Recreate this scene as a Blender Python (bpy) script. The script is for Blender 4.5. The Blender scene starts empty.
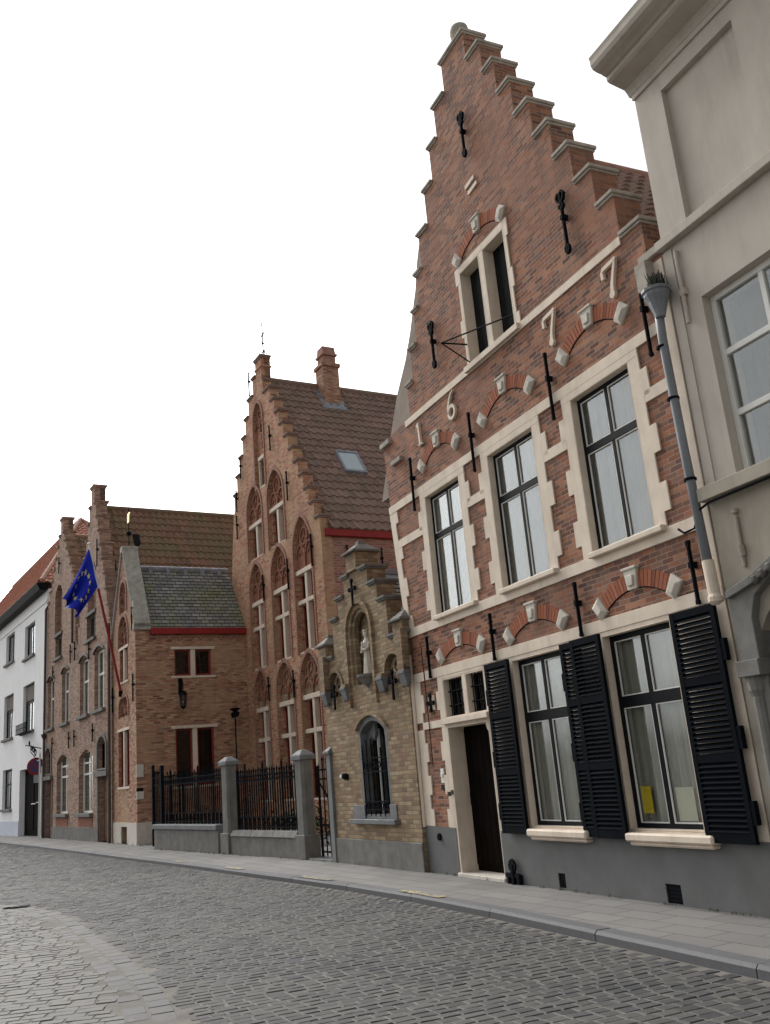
import bpy, bmesh, math, random
from mathutils import Vector, Matrix
from mathutils.geometry import delaunay_2d_cdt
random.seed(7)
R = math.radians
sc = bpy.context.scene
COL = sc.collection

# ------------------------------------------------------------------ materials
def newmat(name):
    m = bpy.data.materials.new(name); m.use_nodes = True
    nt = m.node_tree; nt.nodes.clear()
    out = nt.nodes.new('ShaderNodeOutputMaterial')
    b = nt.nodes.new('ShaderNodeBsdfPrincipled')
    nt.links.new(b.outputs[0], out.inputs[0])
    return m, nt, b
def N(nt, t, **k):
    n = nt.nodes.new('ShaderNode' + t)
    for a, v in k.items(): setattr(n, a, v)
    return n
def L(nt, a, b): nt.links.new(a, b)
def math_n(nt, op, a, b=None, c=None):
    n = N(nt, 'Math', operation=op)
    for i, v in enumerate((a, b, c)):
        if v is None: continue
        if hasattr(v, 'is_linked'): L(nt, v, n.inputs[i])
        else: n.inputs[i].default_value = v
    return n.outputs[0]
def ramp(nt, fac, cols, interp='LINEAR'):
    n = N(nt, 'ValToRGB'); cr = n.color_ramp; cr.interpolation = interp
    while len(cr.elements) < len(cols): cr.elements.new(0.5)
    for e, (p, c) in zip(cr.elements, cols):
        e.position = p; e.color = (*c, 1)
    L(nt, fac, n.inputs[0]); return n.outputs[0]
def mix(nt, fac, a, b, mode='MIX'):
    n = N(nt, 'Mix', data_type='RGBA', blend_type=mode)
    for i, v in ((0, fac), (6, a), (7, b)):
        if hasattr(v, 'is_linked'): L(nt, v, n.inputs[i])
        elif i == 0: n.inputs[0].default_value = v
        else: n.inputs[i].default_value = (*v, 1)
    return n.outputs[2]
def noise(nt, vec, scale, detail=4, rough=.55):
    n = N(nt, 'TexNoise'); n.inputs['Scale'].default_value = scale
    n.inputs['Detail'].default_value = detail; n.inputs['Roughness'].default_value = rough
    if vec is not None: L(nt, vec, n.inputs['Vector'])
    return n.outputs[0]
def bump(nt, b, h, strength, dist):
    n = N(nt, 'Bump'); n.inputs['Strength'].default_value = strength; n.inputs['Distance'].default_value = dist
    L(nt, h, n.inputs['Height']); L(nt, n.outputs[0], b.inputs['Normal'])
def objco(nt):
    return N(nt, 'TexCoord').outputs['Object']
def wallvec(nt):
    """(x + y, z) of the object: runs along front walls, side walls and reveals alike"""
    s = N(nt, 'SeparateXYZ'); L(nt, objco(nt), s.inputs[0])
    c = N(nt, 'CombineXYZ'); L(nt, math_n(nt, 'ADD', s.outputs[0], s.outputs[1]), c.inputs[0]); L(nt, s.outputs[2], c.inputs[1])
    return c.outputs[0], s

def brick_mat(name, palette, mortar, bw=.2, bh=.066, ms=.009, stain=.35, stain_col=(.05, .045, .04), wob=.006, bumpd=.006, patch=None):
    m, nt, b = newmat(name)
    v, s = wallvec(nt)
    w = N(nt, 'TexNoise'); w.inputs['Scale'].default_value = 3.0; w.inputs['Detail'].default_value = 3
    L(nt, v, w.inputs['Vector'])
    sub = N(nt, 'VectorMath', operation='SUBTRACT'); L(nt, w.outputs[1], sub.inputs[0]); sub.inputs[1].default_value = (.5, .5, .5)
    sca = N(nt, 'VectorMath', operation='SCALE'); L(nt, sub.outputs[0], sca.inputs[0]); sca.inputs['Scale'].default_value = wob * 6
    add = N(nt, 'VectorMath', operation='ADD'); L(nt, v, add.inputs[0]); L(nt, sca.outputs[0], add.inputs[1])
    t = N(nt, 'TexBrick'); t.offset = .5; t.squash = 1
    L(nt, add.outputs[0], t.inputs['Vector'])
    t.inputs['Color1'].default_value = (0, 0, 0, 1); t.inputs['Color2'].default_value = (1, 1, 1, 1)
    t.inputs['Mortar'].default_value = (.5, .5, .5, 1); t.inputs['Scale'].default_value = 1
    t.inputs['Mortar Size'].default_value = ms; t.inputs['Mortar Smooth'].default_value = .35
    t.inputs['Brick Width'].default_value = bw; t.inputs['Row Height'].default_value = bh
    n = len(palette)
    col = ramp(nt, t.outputs['Color'], [(i / (n - 1), c) for i, c in enumerate(palette)])
    fine = noise(nt, v, 60, 3)
    col = mix(nt, math_n(nt, 'MULTIPLY', fine, .45), col, (palette[0][0] * .55, palette[0][1] * .55, palette[0][2] * .55))
    big = noise(nt, v, .9, 6, .65)
    mm = mix(nt, big, mortar, tuple(c * .6 for c in mortar))
    col = mix(nt, t.outputs['Fac'], col, mm)
    if patch:
        pn = noise(nt, v, .55, 3, .5)
        pf = N(nt, 'MapRange'); L(nt, pn, pf.inputs[0]); pf.inputs[1].default_value = .5; pf.inputs[2].default_value = .62; pf.inputs[4].default_value = .55
        col = mix(nt, pf.outputs[0], col, patch)
    # rain streaks and soot patches with shapes of their own
    mp = N(nt, 'Mapping'); mp.inputs['Scale'].default_value = (2.6, .45, 1); L(nt, v, mp.inputs[0])
    st = noise(nt, mp.outputs[0], 1.1, 8, .68)
    f = N(nt, 'MapRange'); L(nt, st, f.inputs[0]); f.inputs[1].default_value = .47; f.inputs[2].default_value = .75; f.inputs[4].default_value = stain
    col = mix(nt, f.outputs[0], col, stain_col)
    ef = N(nt, 'MapRange'); L(nt, big, ef.inputs[0]); ef.inputs[1].default_value = .6; ef.inputs[2].default_value = .85; ef.inputs[4].default_value = .35
    col = mix(nt, ef.outputs[0], col, tuple(min(1, c * 1.15) for c in mortar))
    L(nt, col, b.inputs['Base Color']); b.inputs['Roughness'].default_value = .9
    b.inputs['Specular IOR Level'].default_value = .25
    h = math_n(nt, 'ADD', math_n(nt, 'MULTIPLY', t.outputs['Fac'], -1), math_n(nt, 'MULTIPLY', fine, .6))
    bump(nt, b, h, .8, bumpd)
    return m

def plain(name, col, rough=.8, var=.15, scale=6, bumpd=.002, dirt=None, dirt_amt=.4, streak=False, metal=0, spec=.3, dirt_scale=1.3):
    m, nt, b = newmat(name)
    v = objco(nt)
    n1 = noise(nt, v, scale, 6, .6)
    c2 = tuple(c * (1 - var * 1.6) for c in col); c1 = tuple(min(1, c * (1 + var * .6)) for c in col)
    cc = ramp(nt, n1, [(.3, c2), (.7, c1)])
    if dirt:
        mp = N(nt, 'Mapping'); mp.inputs['Scale'].default_value = (2.5, 2.5, .5) if streak else (1, 1, 1); L(nt, v, mp.inputs[0])
        d = noise(nt, mp.outputs[0], dirt_scale, 8, .7)
        f = N(nt, 'MapRange'); L(nt, d, f.inputs[0]); f.inputs[1].default_value = .48; f.inputs[2].default_value = .72; f.inputs[4].default_value = dirt_amt
        cc = mix(nt, f.outputs[0], cc, dirt)
    L(nt, cc, b.inputs['Base Color']); b.inputs['Roughness'].default_value = rough; b.inputs['Metallic'].default_value = metal
    b.inputs['Specular IOR Level'].default_value = spec
    if bumpd: bump(nt, b, noise(nt, v, scale * 6, 5, .6), .6, bumpd)
    return m

def island_mat(name, cols, rough=.8, bumpd=.003, spec=.3, fine=40, dirt=None):
    m, nt, b = newmat(name)
    g = N(nt, 'NewGeometry')
    cc = ramp(nt, g.outputs['Random Per Island'], [(i / (len(cols) - 1), c) for i, c in enumerate(cols)])
    v = objco(nt); n1 = noise(nt, v, fine, 4)
    cc = mix(nt, math_n(nt, 'MULTIPLY', n1, .5), cc, tuple(c * .5 for c in cols[0]))
    if dirt:
        d = noise(nt, v, .35, 5, .6)
        f = N(nt, 'MapRange'); L(nt, d, f.inputs[0]); f.inputs[1].default_value = .4; f.inputs[2].default_value = .68; f.inputs[4].default_value = .65
        cc = mix(nt, f.outputs[0], cc, dirt)
        d2 = noise(nt, v, .8, 7, .7); f2 = N(nt, 'MapRange'); L(nt, d2, f2.inputs[0]); f2.inputs[1].default_value = .52; f2.inputs[2].default_value = .66; f2.inputs[4].default_value = .6
        cc = mix(nt, f2.outputs[0], cc, tuple(c * .8 for c in cols[0]))
    L(nt, cc, b.inputs['Base Color']); b.inputs['Roughness'].default_value = rough; b.inputs['Specular IOR Level'].default_value = spec
    bump(nt, b, n1, .7, bumpd)
    return m

def tile_mat(name, cols, moss=None, moss_amt=.6, rough=.85):
    m, nt, b = newmat(name)
    uv = N(nt, 'TexCoord').outputs['UV']
    fl = N(nt, 'VectorMath', operation='FLOOR'); L(nt, uv, fl.inputs[0])
    wn = N(nt, 'TexWhiteNoise', noise_dimensions='2D'); L(nt, fl.outputs[0], wn.inputs[0])
    cc = ramp(nt, wn.outputs[0], [(i / (len(cols) - 1), c) for i, c in enumerate(cols)])
    v = objco(nt)
    if moss:
        d = noise(nt, v, .8, 7, .7)
        f = N(nt, 'MapRange'); L(nt, d, f.inputs[0]); f.inputs[1].default_value = .4; f.inputs[2].default_value = .62; f.inputs[4].default_value = moss_amt
        cc = mix(nt, f.outputs[0], cc, moss)
    n1 = noise(nt, v, 14, 5)
    cc = mix(nt, math_n(nt, 'MULTIPLY', n1, .5), cc, (.03, .025, .02))
    L(nt, cc, b.inputs['Base Color']); b.inputs['Roughness'].default_value = rough; b.inputs['Specular IOR Level'].default_value = .25
    bump(nt, b, n1, .5, .004)
    return m

def glass_mat(name, tint=(.93, .95, .94), refl=(.9, .93, .95), base=.075):
    m, nt, b = newmat(name); nt.nodes.remove(b)
    out = [n for n in nt.nodes if n.type == 'OUTPUT_MATERIAL'][0]
    tr = N(nt, 'BsdfTransparent'); tr.inputs[0].default_value = (*tint, 1)
    gl = N(nt, 'BsdfGlossy'); gl.inputs[0].default_value = (*refl, 1); gl.inputs['Roughness'].default_value = .02
    v = objco(nt); bp = N(nt, 'Bump'); bp.inputs['Strength'].default_value = .25; bp.inputs['Distance'].default_value = .01
    L(nt, noise(nt, v, 2.2, 2), bp.inputs['Height']); L(nt, bp.outputs[0], gl.inputs['Normal'])
    lw = N(nt, 'LayerWeight'); lw.inputs[0].default_value = .5          # same from both sides of the pane
    f = math_n(nt, 'MINIMUM', math_n(nt, 'ADD', math_n(nt, 'MULTIPLY', math_n(nt, 'POWER', lw.outputs['Facing'], 4.0), .9), base), 1.0)
    mx = N(nt, 'MixShader'); L(nt, f, mx.inputs[0]); L(nt, tr.outputs[0], mx.inputs[1]); L(nt, gl.outputs[0], mx.inputs[2])
    L(nt, mx.outputs[0], out.inputs[0])
    return m

M = {}
M['brickA'] = brick_mat('brick dark red', [(.11, .055, .04), (.29, .11, .06), (.39, .155, .08), (.47, .22, .125), (.27, .145, .10), (.15, .075, .06), (.34, .13, .07)], (.40, .31, .25), bw=.168, bh=.054, ms=.0055, stain=.42, patch=(.27, .135, .09))
M['brickB'] = brick_mat('brick rosy', [(.28, .11, .07), (.62, .25, .145), (.58, .33, .19), (.66, .42, .25), (.38, .16, .10), (.64, .26, .155)], (.44, .34, .25), bw=.2, bh=.07, ms=.01, stain=.3, patch=(.42, .28, .17))
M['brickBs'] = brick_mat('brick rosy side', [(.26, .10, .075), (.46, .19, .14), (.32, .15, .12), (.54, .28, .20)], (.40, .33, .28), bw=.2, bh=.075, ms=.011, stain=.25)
M['brickMould'] = brick_mat('brick moulded red', [(.33, .12, .08), (.40, .16, .10), (.30, .11, .075), (.36, .17, .12)], (.40, .33, .27), bw=.14, bh=.08, ms=.012, stain=.15)
M['brickC'] = brick_mat('brick yellow', [(.22, .155, .09), (.38, .28, .16), (.33, .22, .13), (.46, .36, .225), (.21, .145, .095), (.34, .20, .12)], (.24, .20, .155), bw=.2, bh=.066, ms=.008, stain=.5, stain_col=(.09, .065, .04))
M['brickD'] = brick_mat('brick mottled', [(.18, .065, .045), (.62, .28, .17), (.70, .46, .29), (.50, .20, .125), (.26, .11, .08), (.66, .40, .25), (.48, .18, .11)], (.37, .28, .20), bw=.21, bh=.066, ms=.013, stain=.3, wob=.010, patch=(.46, .31, .19))
M['brickE'] = brick_mat('brick brown', [(.24, .14, .10), (.48, .30, .21), (.57, .38, .28), (.41, .24, .175), (.28, .17, .125)], (.32, .26, .215), bw=.22, bh=.075, ms=.012, stain=.35)
M['brickRed'] = island_mat('brick voussoirs', [(.22, .075, .045), (.40, .14, .075), (.46, .18, .10), (.32, .11, .06)], .9, .004)
M['tracery'] = brick_mat('brick tracery', [(.30, .10, .06), (.36, .15, .09), (.26, .09, .06)], (.30, .20, .14), bw=.12, bh=.06, ms=.006, stain=.4)
M['stone'] = plain('painted cream stone', (.70, .60, .49), .75, .08, 4, .0015, dirt=(.38, .31, .24), dirt_amt=.5, streak=True)
M['cope'] = plain('weathered coping stone', (.43, .39, .335), .9, .2, 5, .003, dirt=(.15, .13, .11), dirt_amt=.6)
M['cope2'] = plain('lichened coping', (.42, .41, .37), .9, .2, 6, .004, dirt=(.22, .22, .17), dirt_amt=.6)
M['whitestone'] = plain('white stone', (.60, .56, .49), .8, .12, 8, .003, dirt=(.33, .29, .24), dirt_amt=.4)
M['plinth'] = plain('grey painted plinth', (.135, .136, .136), .8, .1, 3, .002, dirt=(.10, .095, .09), dirt_amt=.5)
M['blue'] = plain('blue limestone', (.175, .18, .185), .75, .2, 5, .003, dirt=(.10, .10, .10), dirt_amt=.5)
M['greystone'] = plain('grey stone', (.185, .178, .165), .85, .2, 4, .004, dirt=(.11, .10, .09), dirt_amt=.6, streak=True)
M['stucco'] = plain('grey cream stucco', (.48, .435, .38), .85, .06, 2, .001, dirt=(.33, .29, .25), dirt_amt=.6, streak=True)
M['stucco2'] = plain('cream stucco', (.50, .44, .35), .85, .07, 2, .001, dirt=(.36, .31, .24), dirt_amt=.45, streak=True)
M['stucco3'] = plain('stained lower stucco', (.37, .335, .275), .9, .1, 2, .002, dirt=(.23, .20, .155), dirt_amt=.6, streak=True)
M['white'] = plain('white rendered wall', (.86, .86, .87), .8, .03, 2, .001, dirt=(.62, .61, .58), dirt_amt=.4, streak=True)
M['paleblue'] = plain('pale blue plinth', (.55, .60, .68), .8, .05, 2, .001)
M['plaster'] = plain('rough plaster', (.30, .25, .21), .95, .15, 3, .004, dirt=(.18, .14, .12), dirt_amt=.5)
M['black'] = plain('black paint', (.006, .007, .009), .6, .2, 5, 0, spec=.12)
M['shutter'] = plain('blue black shutter paint', (.004, .006, .009), .8, .2, 5, 0, spec=.05)
M['iron'] = plain('black iron', (.008, .009, .012), .8, .2, 10, .001, spec=.05)
M['whitep'] = plain('white window paint', (.70, .69, .65), .5, .05, 6, 0)
M['redp'] = plain('dark red paint', (.28, .02, .018), .55, .12, 3, 0, dirt=(.12, .015, .012), dirt_amt=.4)
M['redwood'] = plain('red brown window paint', (.24, .035, .028), .55, .15, 6, 0)
M['wood'] = plain('brown wood door', (.16, .085, .045), .6, .25, 3, .001)
M['darkwood'] = plain('dark brown door', (.007, .005, .004), .85, .25, 3, .001, spec=.03)
M['lead'] = plain('lead sheet', (.26, .28, .32), .55, .2, 5, .002, dirt=(.14, .15, .18), dirt_amt=.5)
M['zinc'] = plain('grey painted pipe', (.20, .215, .23), .5, .12, 5, 0, dirt=(.10, .11, .12), dirt_amt=.5)
M['capbrick'] = plain('brick coping', (.25, .17, .135), .9, .25, 12, .004)
M['pipebrown'] = plain('brown pipe', (.09, .06, .05), .6, .2, 5, 0)
M['clay'] = plain('clay cap', (.36, .20, .15), .9, .2, 5, .003)
M['curtain'] = plain('net curtain', (.31, .29, .25), .95, .06, 3, 0)
M['curtain2'] = plain('grey curtain', (.17, .155, .135), .95, .10, 3, 0)
M['blind'] = plain('brown blind', (.20, .17, .15), .95, .10, 3, 0)
M['dark'] = plain('dark room', (.02, .018, .016), .95, .1, 3, 0)
M['yellow'] = plain('yellow poster', (.70, .52, .02), .6, .05, 6, 0)
M['paper'] = plain('cream paper', (.55, .52, .40), .7, .05, 6, 0)
M['pink'] = plain('pink paint', (.45, .30, .28), .7, .05, 6, 0)
M['gold'] = plain('worn gilding', (.75, .55, .18), .35, .1, 6, 0, metal=.4)
M['flag'] = plain('flag blue', (.004, .02, .40), .7, .10, 3, 0)
M['star'] = plain('flag yellow', (.62, .58, .30), .7, .05, 3, 0)
M['signred'] = plain('sign red', (.22, .01, .02), .45, .1, 6, 0)
M['signblue'] = plain('sign blue', (.05, .03, .12), .45, .1, 6, 0)
M['signplate'] = plain('sign plate', (.30, .31, .32), .5, .1, 6, 0)
M['weed'] = plain('dark weeds', (.02, .026, .014), .9, .3, 10, 0)
M['leaf'] = plain('shrub leaf', (.035, .06, .025), .8, .4, 4, 0)
M['tileB'] = tile_mat('brown pantiles', [(.24, .15, .125), (.33, .21, .175), (.28, .18, .155), (.38, .245, .20), (.22, .15, .125)], moss=(.19, .17, .10), moss_amt=.45)
M['tileA'] = tile_mat('red brown pantiles', [(.25, .13, .10), (.34, .18, .14), (.29, .165, .135), (.21, .12, .10)], moss=(.22, .21, .13), moss_amt=.4)
M['tileE'] = tile_mat('mossy pantiles', [(.24, .13, .09), (.32, .17, .115), (.27, .16, .115), (.20, .12, .09)], moss=(.21, .19, .10), moss_amt=.7)
M['tileO'] = tile_mat('orange pantiles', [(.42, .13, .07), (.48, .17, .09), (.38, .12, .07), (.45, .19, .11)], moss=(.3, .12, .07), moss_amt=.3)
M['glass'] = glass_mat('window glass')
M['glassd'] = glass_mat('dark window glass', (.5, .5, .5), (.85, .88, .9), .04)
M['leaded'] = glass_mat('leaded glass', (.35, .38, .36), (.6, .65, .62), .03)
def slate_mat():
    m, nt, b = newmat('mossy slates')
    uv = N(nt, 'TexCoord').outputs['UV']
    t = N(nt, 'TexBrick'); t.offset = .5; L(nt, uv, t.inputs['Vector'])
    t.inputs['Color1'].default_value = (0, 0, 0, 1); t.inputs['Color2'].default_value = (1, 1, 1, 1); t.inputs['Scale'].default_value = 1
    t.inputs['Mortar Size'].default_value = .012; t.inputs['Brick Width'].default_value = .26; t.inputs['Row Height'].default_value = .15
    cc = ramp(nt, t.outputs['Color'], [(0, (.12, .125, .13)), (.5, (.20, .205, .205)), (1, (.29, .29, .28))])
    v = objco(nt); d = noise(nt, v, .9, 7, .7)
    f = N(nt, 'MapRange'); L(nt, d, f.inputs[0]); f.inputs[1].default_value = .42; f.inputs[2].default_value = .62; f.inputs[4].default_value = .7
    cc = mix(nt, f.outputs[0], cc, (.18, .195, .075))
    cc = mix(nt, t.outputs['Fac'], cc, (.03, .03, .03))
    n2 = noise(nt, v, 12, 4); f2 = N(nt, 'MapRange'); L(nt, n2, f2.inputs[0]); f2.inputs[1].default_value = .55; f2.inputs[2].default_value = .7; f2.inputs[4].default_value = .4
    cc = mix(nt, f2.outputs[0], cc, (.27, .28, .25))
    L(nt, cc, b.inputs['Base Color']); b.inputs['Roughness'].default_value = .8
    bump(nt, b, math_n(nt, 'MULTIPLY', t.outputs['Fac'], -1), .8, .01)
    return m
M['slate'] = slate_mat()

# ------------------------------------------------------------------ mesh builder
def yz(x0):
    """frame of a right-hand side wall: local (u, depth, z) -> (x0 - depth, u, z)"""
    return Matrix(((0, -1, 0, x0), (1, 0, 0, 0), (0, 0, 1, 0), (0, 0, 0, 1)))
class MB:
    def __init__(s, T=None): s.v = []; s.f = []; s.uv = {}; s.T = T or Matrix()
    def add(s, vs, fs):
        o = len(s.v); s.v += [s.T @ Vector(p) for p in vs]; s.f += [tuple(i + o for i in f) for f in fs]; return o
    def box(s, x0, x1, y0, y1, z0, z1):
        s.add([(x0,y0,z0),(x1,y0,z0),(x1,y1,z0),(x0,y1,z0),(x0,y0,z1),(x1,y0,z1),(x1,y1,z1),(x0,y1,z1)],
              [(0,1,5,4),(1,2,6,5),(2,3,7,6),(3,0,4,7),(4,5,6,7),(3,2,1,0)])
        return s
    def hexa(s, lo, hi):
        s.add(list(lo) + list(hi), [(0,1,5,4),(1,2,6,5),(2,3,7,6),(3,0,4,7),(4,5,6,7),(3,2,1,0)]); return s
    def slab(s, outline, holes=(), y0=0., y1=.3, back=True):
        loops = [list(outline)] + [list(h) for h in holes]
        pts = []; edges = []
        for lp in loops:
            o = len(pts); pts += [Vector(p) for p in lp]
            edges += [(o + i, o + (i + 1) % len(lp)) for i in range(len(lp))]
        V, Ed, Fc, *_ = delaunay_2d_cdt(pts, edges, [], 0, 1e-6)
        def inside(p, poly):
            c = False; n = len(poly)
            for i in range(n):
                a = poly[i]; b = poly[(i + 1) % n]
                if (a[1] > p[1]) != (b[1] > p[1]) and p[0] < (b[0] - a[0]) * (p[1] - a[1]) / (b[1] - a[1]) + a[0]: c = not c
            return c
        keep = []
        for t in Fc:
            c = sum((V[i] for i in t), Vector((0, 0))) / len(t)
            if inside(c, loops[0]) and not any(inside(c, h) for h in loops[1:]): keep.append(tuple(t))
        nv = len(V)
        vs = [(p[0], y0, p[1]) for p in V]
        fs = list(keep)
        if back:
            vs += [(p[0], y1, p[1]) for p in V]
            fs += [tuple(i + nv for i in reversed(t)) for t in keep]
            cnt = {}
            for t in keep:
                for i in range(len(t)):
                    a, b = t[i], t[(i + 1) % len(t)]
                    cnt.setdefault((min(a, b), max(a, b)), []).append((a, b))
            for k, l in cnt.items():
                if len(l) == 1:
                    a, b = l[0]; fs.append((b, a, a + nv, b + nv))
        s.add(vs, fs); return s
    def tube(s, pts, r, n=8, r2=None):
        pts = [Vector(p) for p in pts]; rings = []
        for i, p in enumerate(pts):
            d = (pts[min(i + 1, len(pts) - 1)] - pts[max(i - 1, 0)]).normalized()
            a = d.orthogonal().normalized() if i == 0 else (a - d * a.dot(d)).normalized()
            b = d.cross(a); rr = r if r2 is None else r + (r2 - r) * i / (len(pts) - 1)
            rings.append([p + a * rr * math.cos(2 * math.pi * k / n) + b * rr * math.sin(2 * math.pi * k / n) for k in range(n)])
        vs = [q for rg in rings for q in rg]; fs = []
        for i in range(len(rings) - 1):
            for k in range(n):
                fs.append((i*n+k, i*n+(k+1)%n, (i+1)*n+(k+1)%n, (i+1)*n+k))
        fs += [tuple(range(n-1, -1, -1)), tuple(range((len(rings)-1)*n, len(rings)*n))]
        s.add(vs, fs); return s
    def lathe(s, prof, c, n=16):
        vs = []; fs = []
        for r, z in prof:
            vs += [(c[0] + r * math.cos(2*math.pi*k/n), c[1] + r * math.sin(2*math.pi*k/n), c[2] + z) for k in range(n)]
        for i in range(len(prof) - 1):
            for k in range(n): fs.append((i*n+k, i*n+(k+1)%n, (i+1)*n+(k+1)%n, (i+1)*n+k))
        fs += [tuple(range(n-1, -1, -1)), tuple(range((len(prof)-1)*n, len(prof)*n))]
        s.add(vs, fs); return s
    def ribbon(s, pts, w, y0, y1):
        """flat stroke in the wall plane along 2D points"""
        n = len(pts); lft = []; rgt = []
        for i in range(n):
            a = Vector(pts[max(i-1, 0)]); b = Vector(pts[min(i+1, n-1)]); d = (b - a).normalized(); q = Vector((-d[1], d[0]))
            ww = w[i] if isinstance(w, (list, tuple)) else w
            p = Vector(pts[i]); lft.append(p + q*ww/2); rgt.append(p - q*ww/2)
        vs = []
        for l, r in zip(lft, rgt): vs += [(l[0], y0, l[1]), (r[0], y0, r[1]), (r[0], y1, r[1]), (l[0], y1, l[1])]
        fs = []
        for i in range(n-1):
            for k in range(4): fs.append((4*i+k, 4*i+(k+1)%4, 4*i+4+(k+1)%4, 4*i+4+k))
        fs += [(3,2,1,0), (4*n-4, 4*n-3, 4*n-2, 4*n-1)]
        s.add(vs, fs); return s
    def build(s, name, mat, parent=None, smooth=False, bevel=0, recalc=True):
        me = bpy.data.meshes.new(name); me.from_pydata([tuple(p) for p in s.v], [], s.f); me.materials.append(mat)
        if s.uv:
            ul = me.uv_layers.new(name='UVMap')
            for lp in me.loops: ul.data[lp.index].uv = s.uv.get(lp.vertex_index, (0, 0))
        if recalc:
            bm = bmesh.new(); bm.from_mesh(me); bmesh.ops.recalc_face_normals(bm, faces=bm.faces)
            if bevel:
                es = [e for e in bm.edges if len(e.link_faces) == 2 and e.calc_face_angle(0) > .6]
                bmesh.ops.bevel(bm, geom=es, offset=bevel, segments=1, affect='EDGES', clamp_overlap=True)
            bm.to_mesh(me); bm.free()
        if smooth: me.polygons.foreach_set('use_smooth', [True] * len(me.polygons))
        o = bpy.data.objects.new(name, me); COL.objects.link(o)
        if parent: o.parent = parent
        return o
def empty(name, loc, az, label, cat, group=None):
    o = bpy.data.objects.new(name, None); COL.objects.link(o); o.empty_display_size = .3
    o.location = loc; o.rotation_euler = (0, 0, R(az)); o['label'] = label; o['category'] = cat
    if group: o['group'] = group
    return o
def tag(o, label, cat, group=None, kind=None):
    o['label'] = label
    if cat: o['category'] = cat
    if group: o['group'] = group
    if kind: o['kind'] = kind
    return o
def rect(a, b, c, d): return [(a, c), (b, c), (b, d), (a, d)]
def seg_arch(a, b, z0, zs, rise, n=10):
    """opening with a segmental head"""
    w = (b - a) / 2; r = (w*w + rise*rise) / (2*rise); cz = zs + rise - r; t0 = math.asin(min(1, w / r))
    top = [((a+b)/2 + r*math.sin(t), cz + r*math.cos(t)) for t in [t0 - 2*t0*i/n for i in range(n+1)]]
    return [(a, z0), (b, z0)] + top
def pointed(a, b, z0, zs, zt, n=7):
    """opening with a pointed head"""
    w = (b - a); h = zt - zs; k = (h*h + w*w/4) / w       # radius of each side arc
    c1 = b - k; c2 = a + k; pts = [(a, z0), (b, z0)]
    tt = math.asin(min(1, h / k))
    for i in range(n+1):
        t = tt*i/n; pts.append((c1 + k*math.cos(t), zs + k*math.sin(t)))
    for i in range(n-1, -1, -1):
        t = tt*i/n; pts.append((c2 - k*math.cos(t), zs + k*math.sin(t)))
    return pts
def frame(loc, az): return Matrix.Translation(loc) @ Matrix.Rotation(R(az), 4, 'Z')

def window(parent, T, u0, u1, z0, z1, d, mat, cols=(.5,), rows=(), fw=.05, mw=.035, glass=None, bead=None, inner=None, inner_d=.09, wavy=True, depth=.06, name='window', row_w=None):
    """a framed window: frame > pane, bead, curtain; d = depth of the frame's face behind the wall face"""
    f = MB(T); W = u1 - u0; H = z1 - z0
    us = [u0 + W*c for c in cols]; zs = [z0 + H*r for r in rows]
    f.box(u0, u0+fw, d, d+depth, z0, z1).box(u1-fw, u1, d, d+depth, z0, z1)
    f.box(u0+fw, u1-fw, d, d+depth, z0, z0+fw).box(u0+fw, u1-fw, d, d+depth, z1-fw, z1)
    for z in zs: f.box(u0+fw, u1-fw, d+.003, d+depth-.003, z-(row_w or mw), z+(row_w or mw))
    for u in us: f.box(u-mw, u+mw, d+.006, d+depth-.006, z0+fw, z1-fw)
    fo = f.build(name, mat, parent, bevel=.004)
    g = MB(T); g.box(u0+fw*.5, u1-fw*.5, d+depth*.5, d+depth*.5+.004, z0+fw*.5, z1-fw*.5); g.build('pane', glass or M['glass'], fo)
    if bead:
        bb = MB(T); ua = [u0+fw] + [x for u in us for x in (u-mw, u+mw)] + [u1-fw]; rw = row_w or mw
        za = [z0+fw] + [x for z in zs for x in (z-rw, z+rw)] + [z1-fw]; t = .012
        for i in range(0, len(ua), 2):
            for j in range(0, len(za), 2):
                a, b, c, e = ua[i], ua[i+1], za[j], za[j+1]
                bb.box(a, a+t, d+.012, d+depth*.5-.002, c, e).box(b-t, b, d+.012, d+depth*.5-.002, c, e)
                bb.box(a+t, b-t, d+.012, d+depth*.5-.002, c, c+t).box(a+t, b-t, d+.012, d+depth*.5-.002, e-t, e)
        bb.build('glazing_bead', bead, fo)
    if inner:
        c = MB(T); n = 60 if wavy else 1; y = d + inner_d; vs = []; fs = []; ph = random.random()*6
        for i in range(n+1):
            u = u0 + .01 + (W-.02)*i/n
            o = (.014*math.sin(u*44+ph) + .009*math.sin(u*83+ph*2+math.sin(u*9))) if wavy else 0
            vs += [(u, y+o, z0), (u, y+o*.7, z1)]
        for i in range(n): fs.append((2*i, 2*i+2, 2*i+3, 2*i+1))
        c.add(vs, fs); c.build('curtain' if wavy else 'blind', inner, fo, smooth=wavy, recalc=False)
    return fo
def lining(mb, u0, u1, z0, z1, y0, y1, t=.03, bottom=True):
    mb.box(u0, u0+t, y0, y1, z0, z1).box(u1-t, u1, y0, y1, z0, z1).box(u0+t, u1-t, y0, y1, z1-t, z1)
    if bottom: mb.box(u0+t, u1-t, y0, y1, z0, z0+t)
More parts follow.
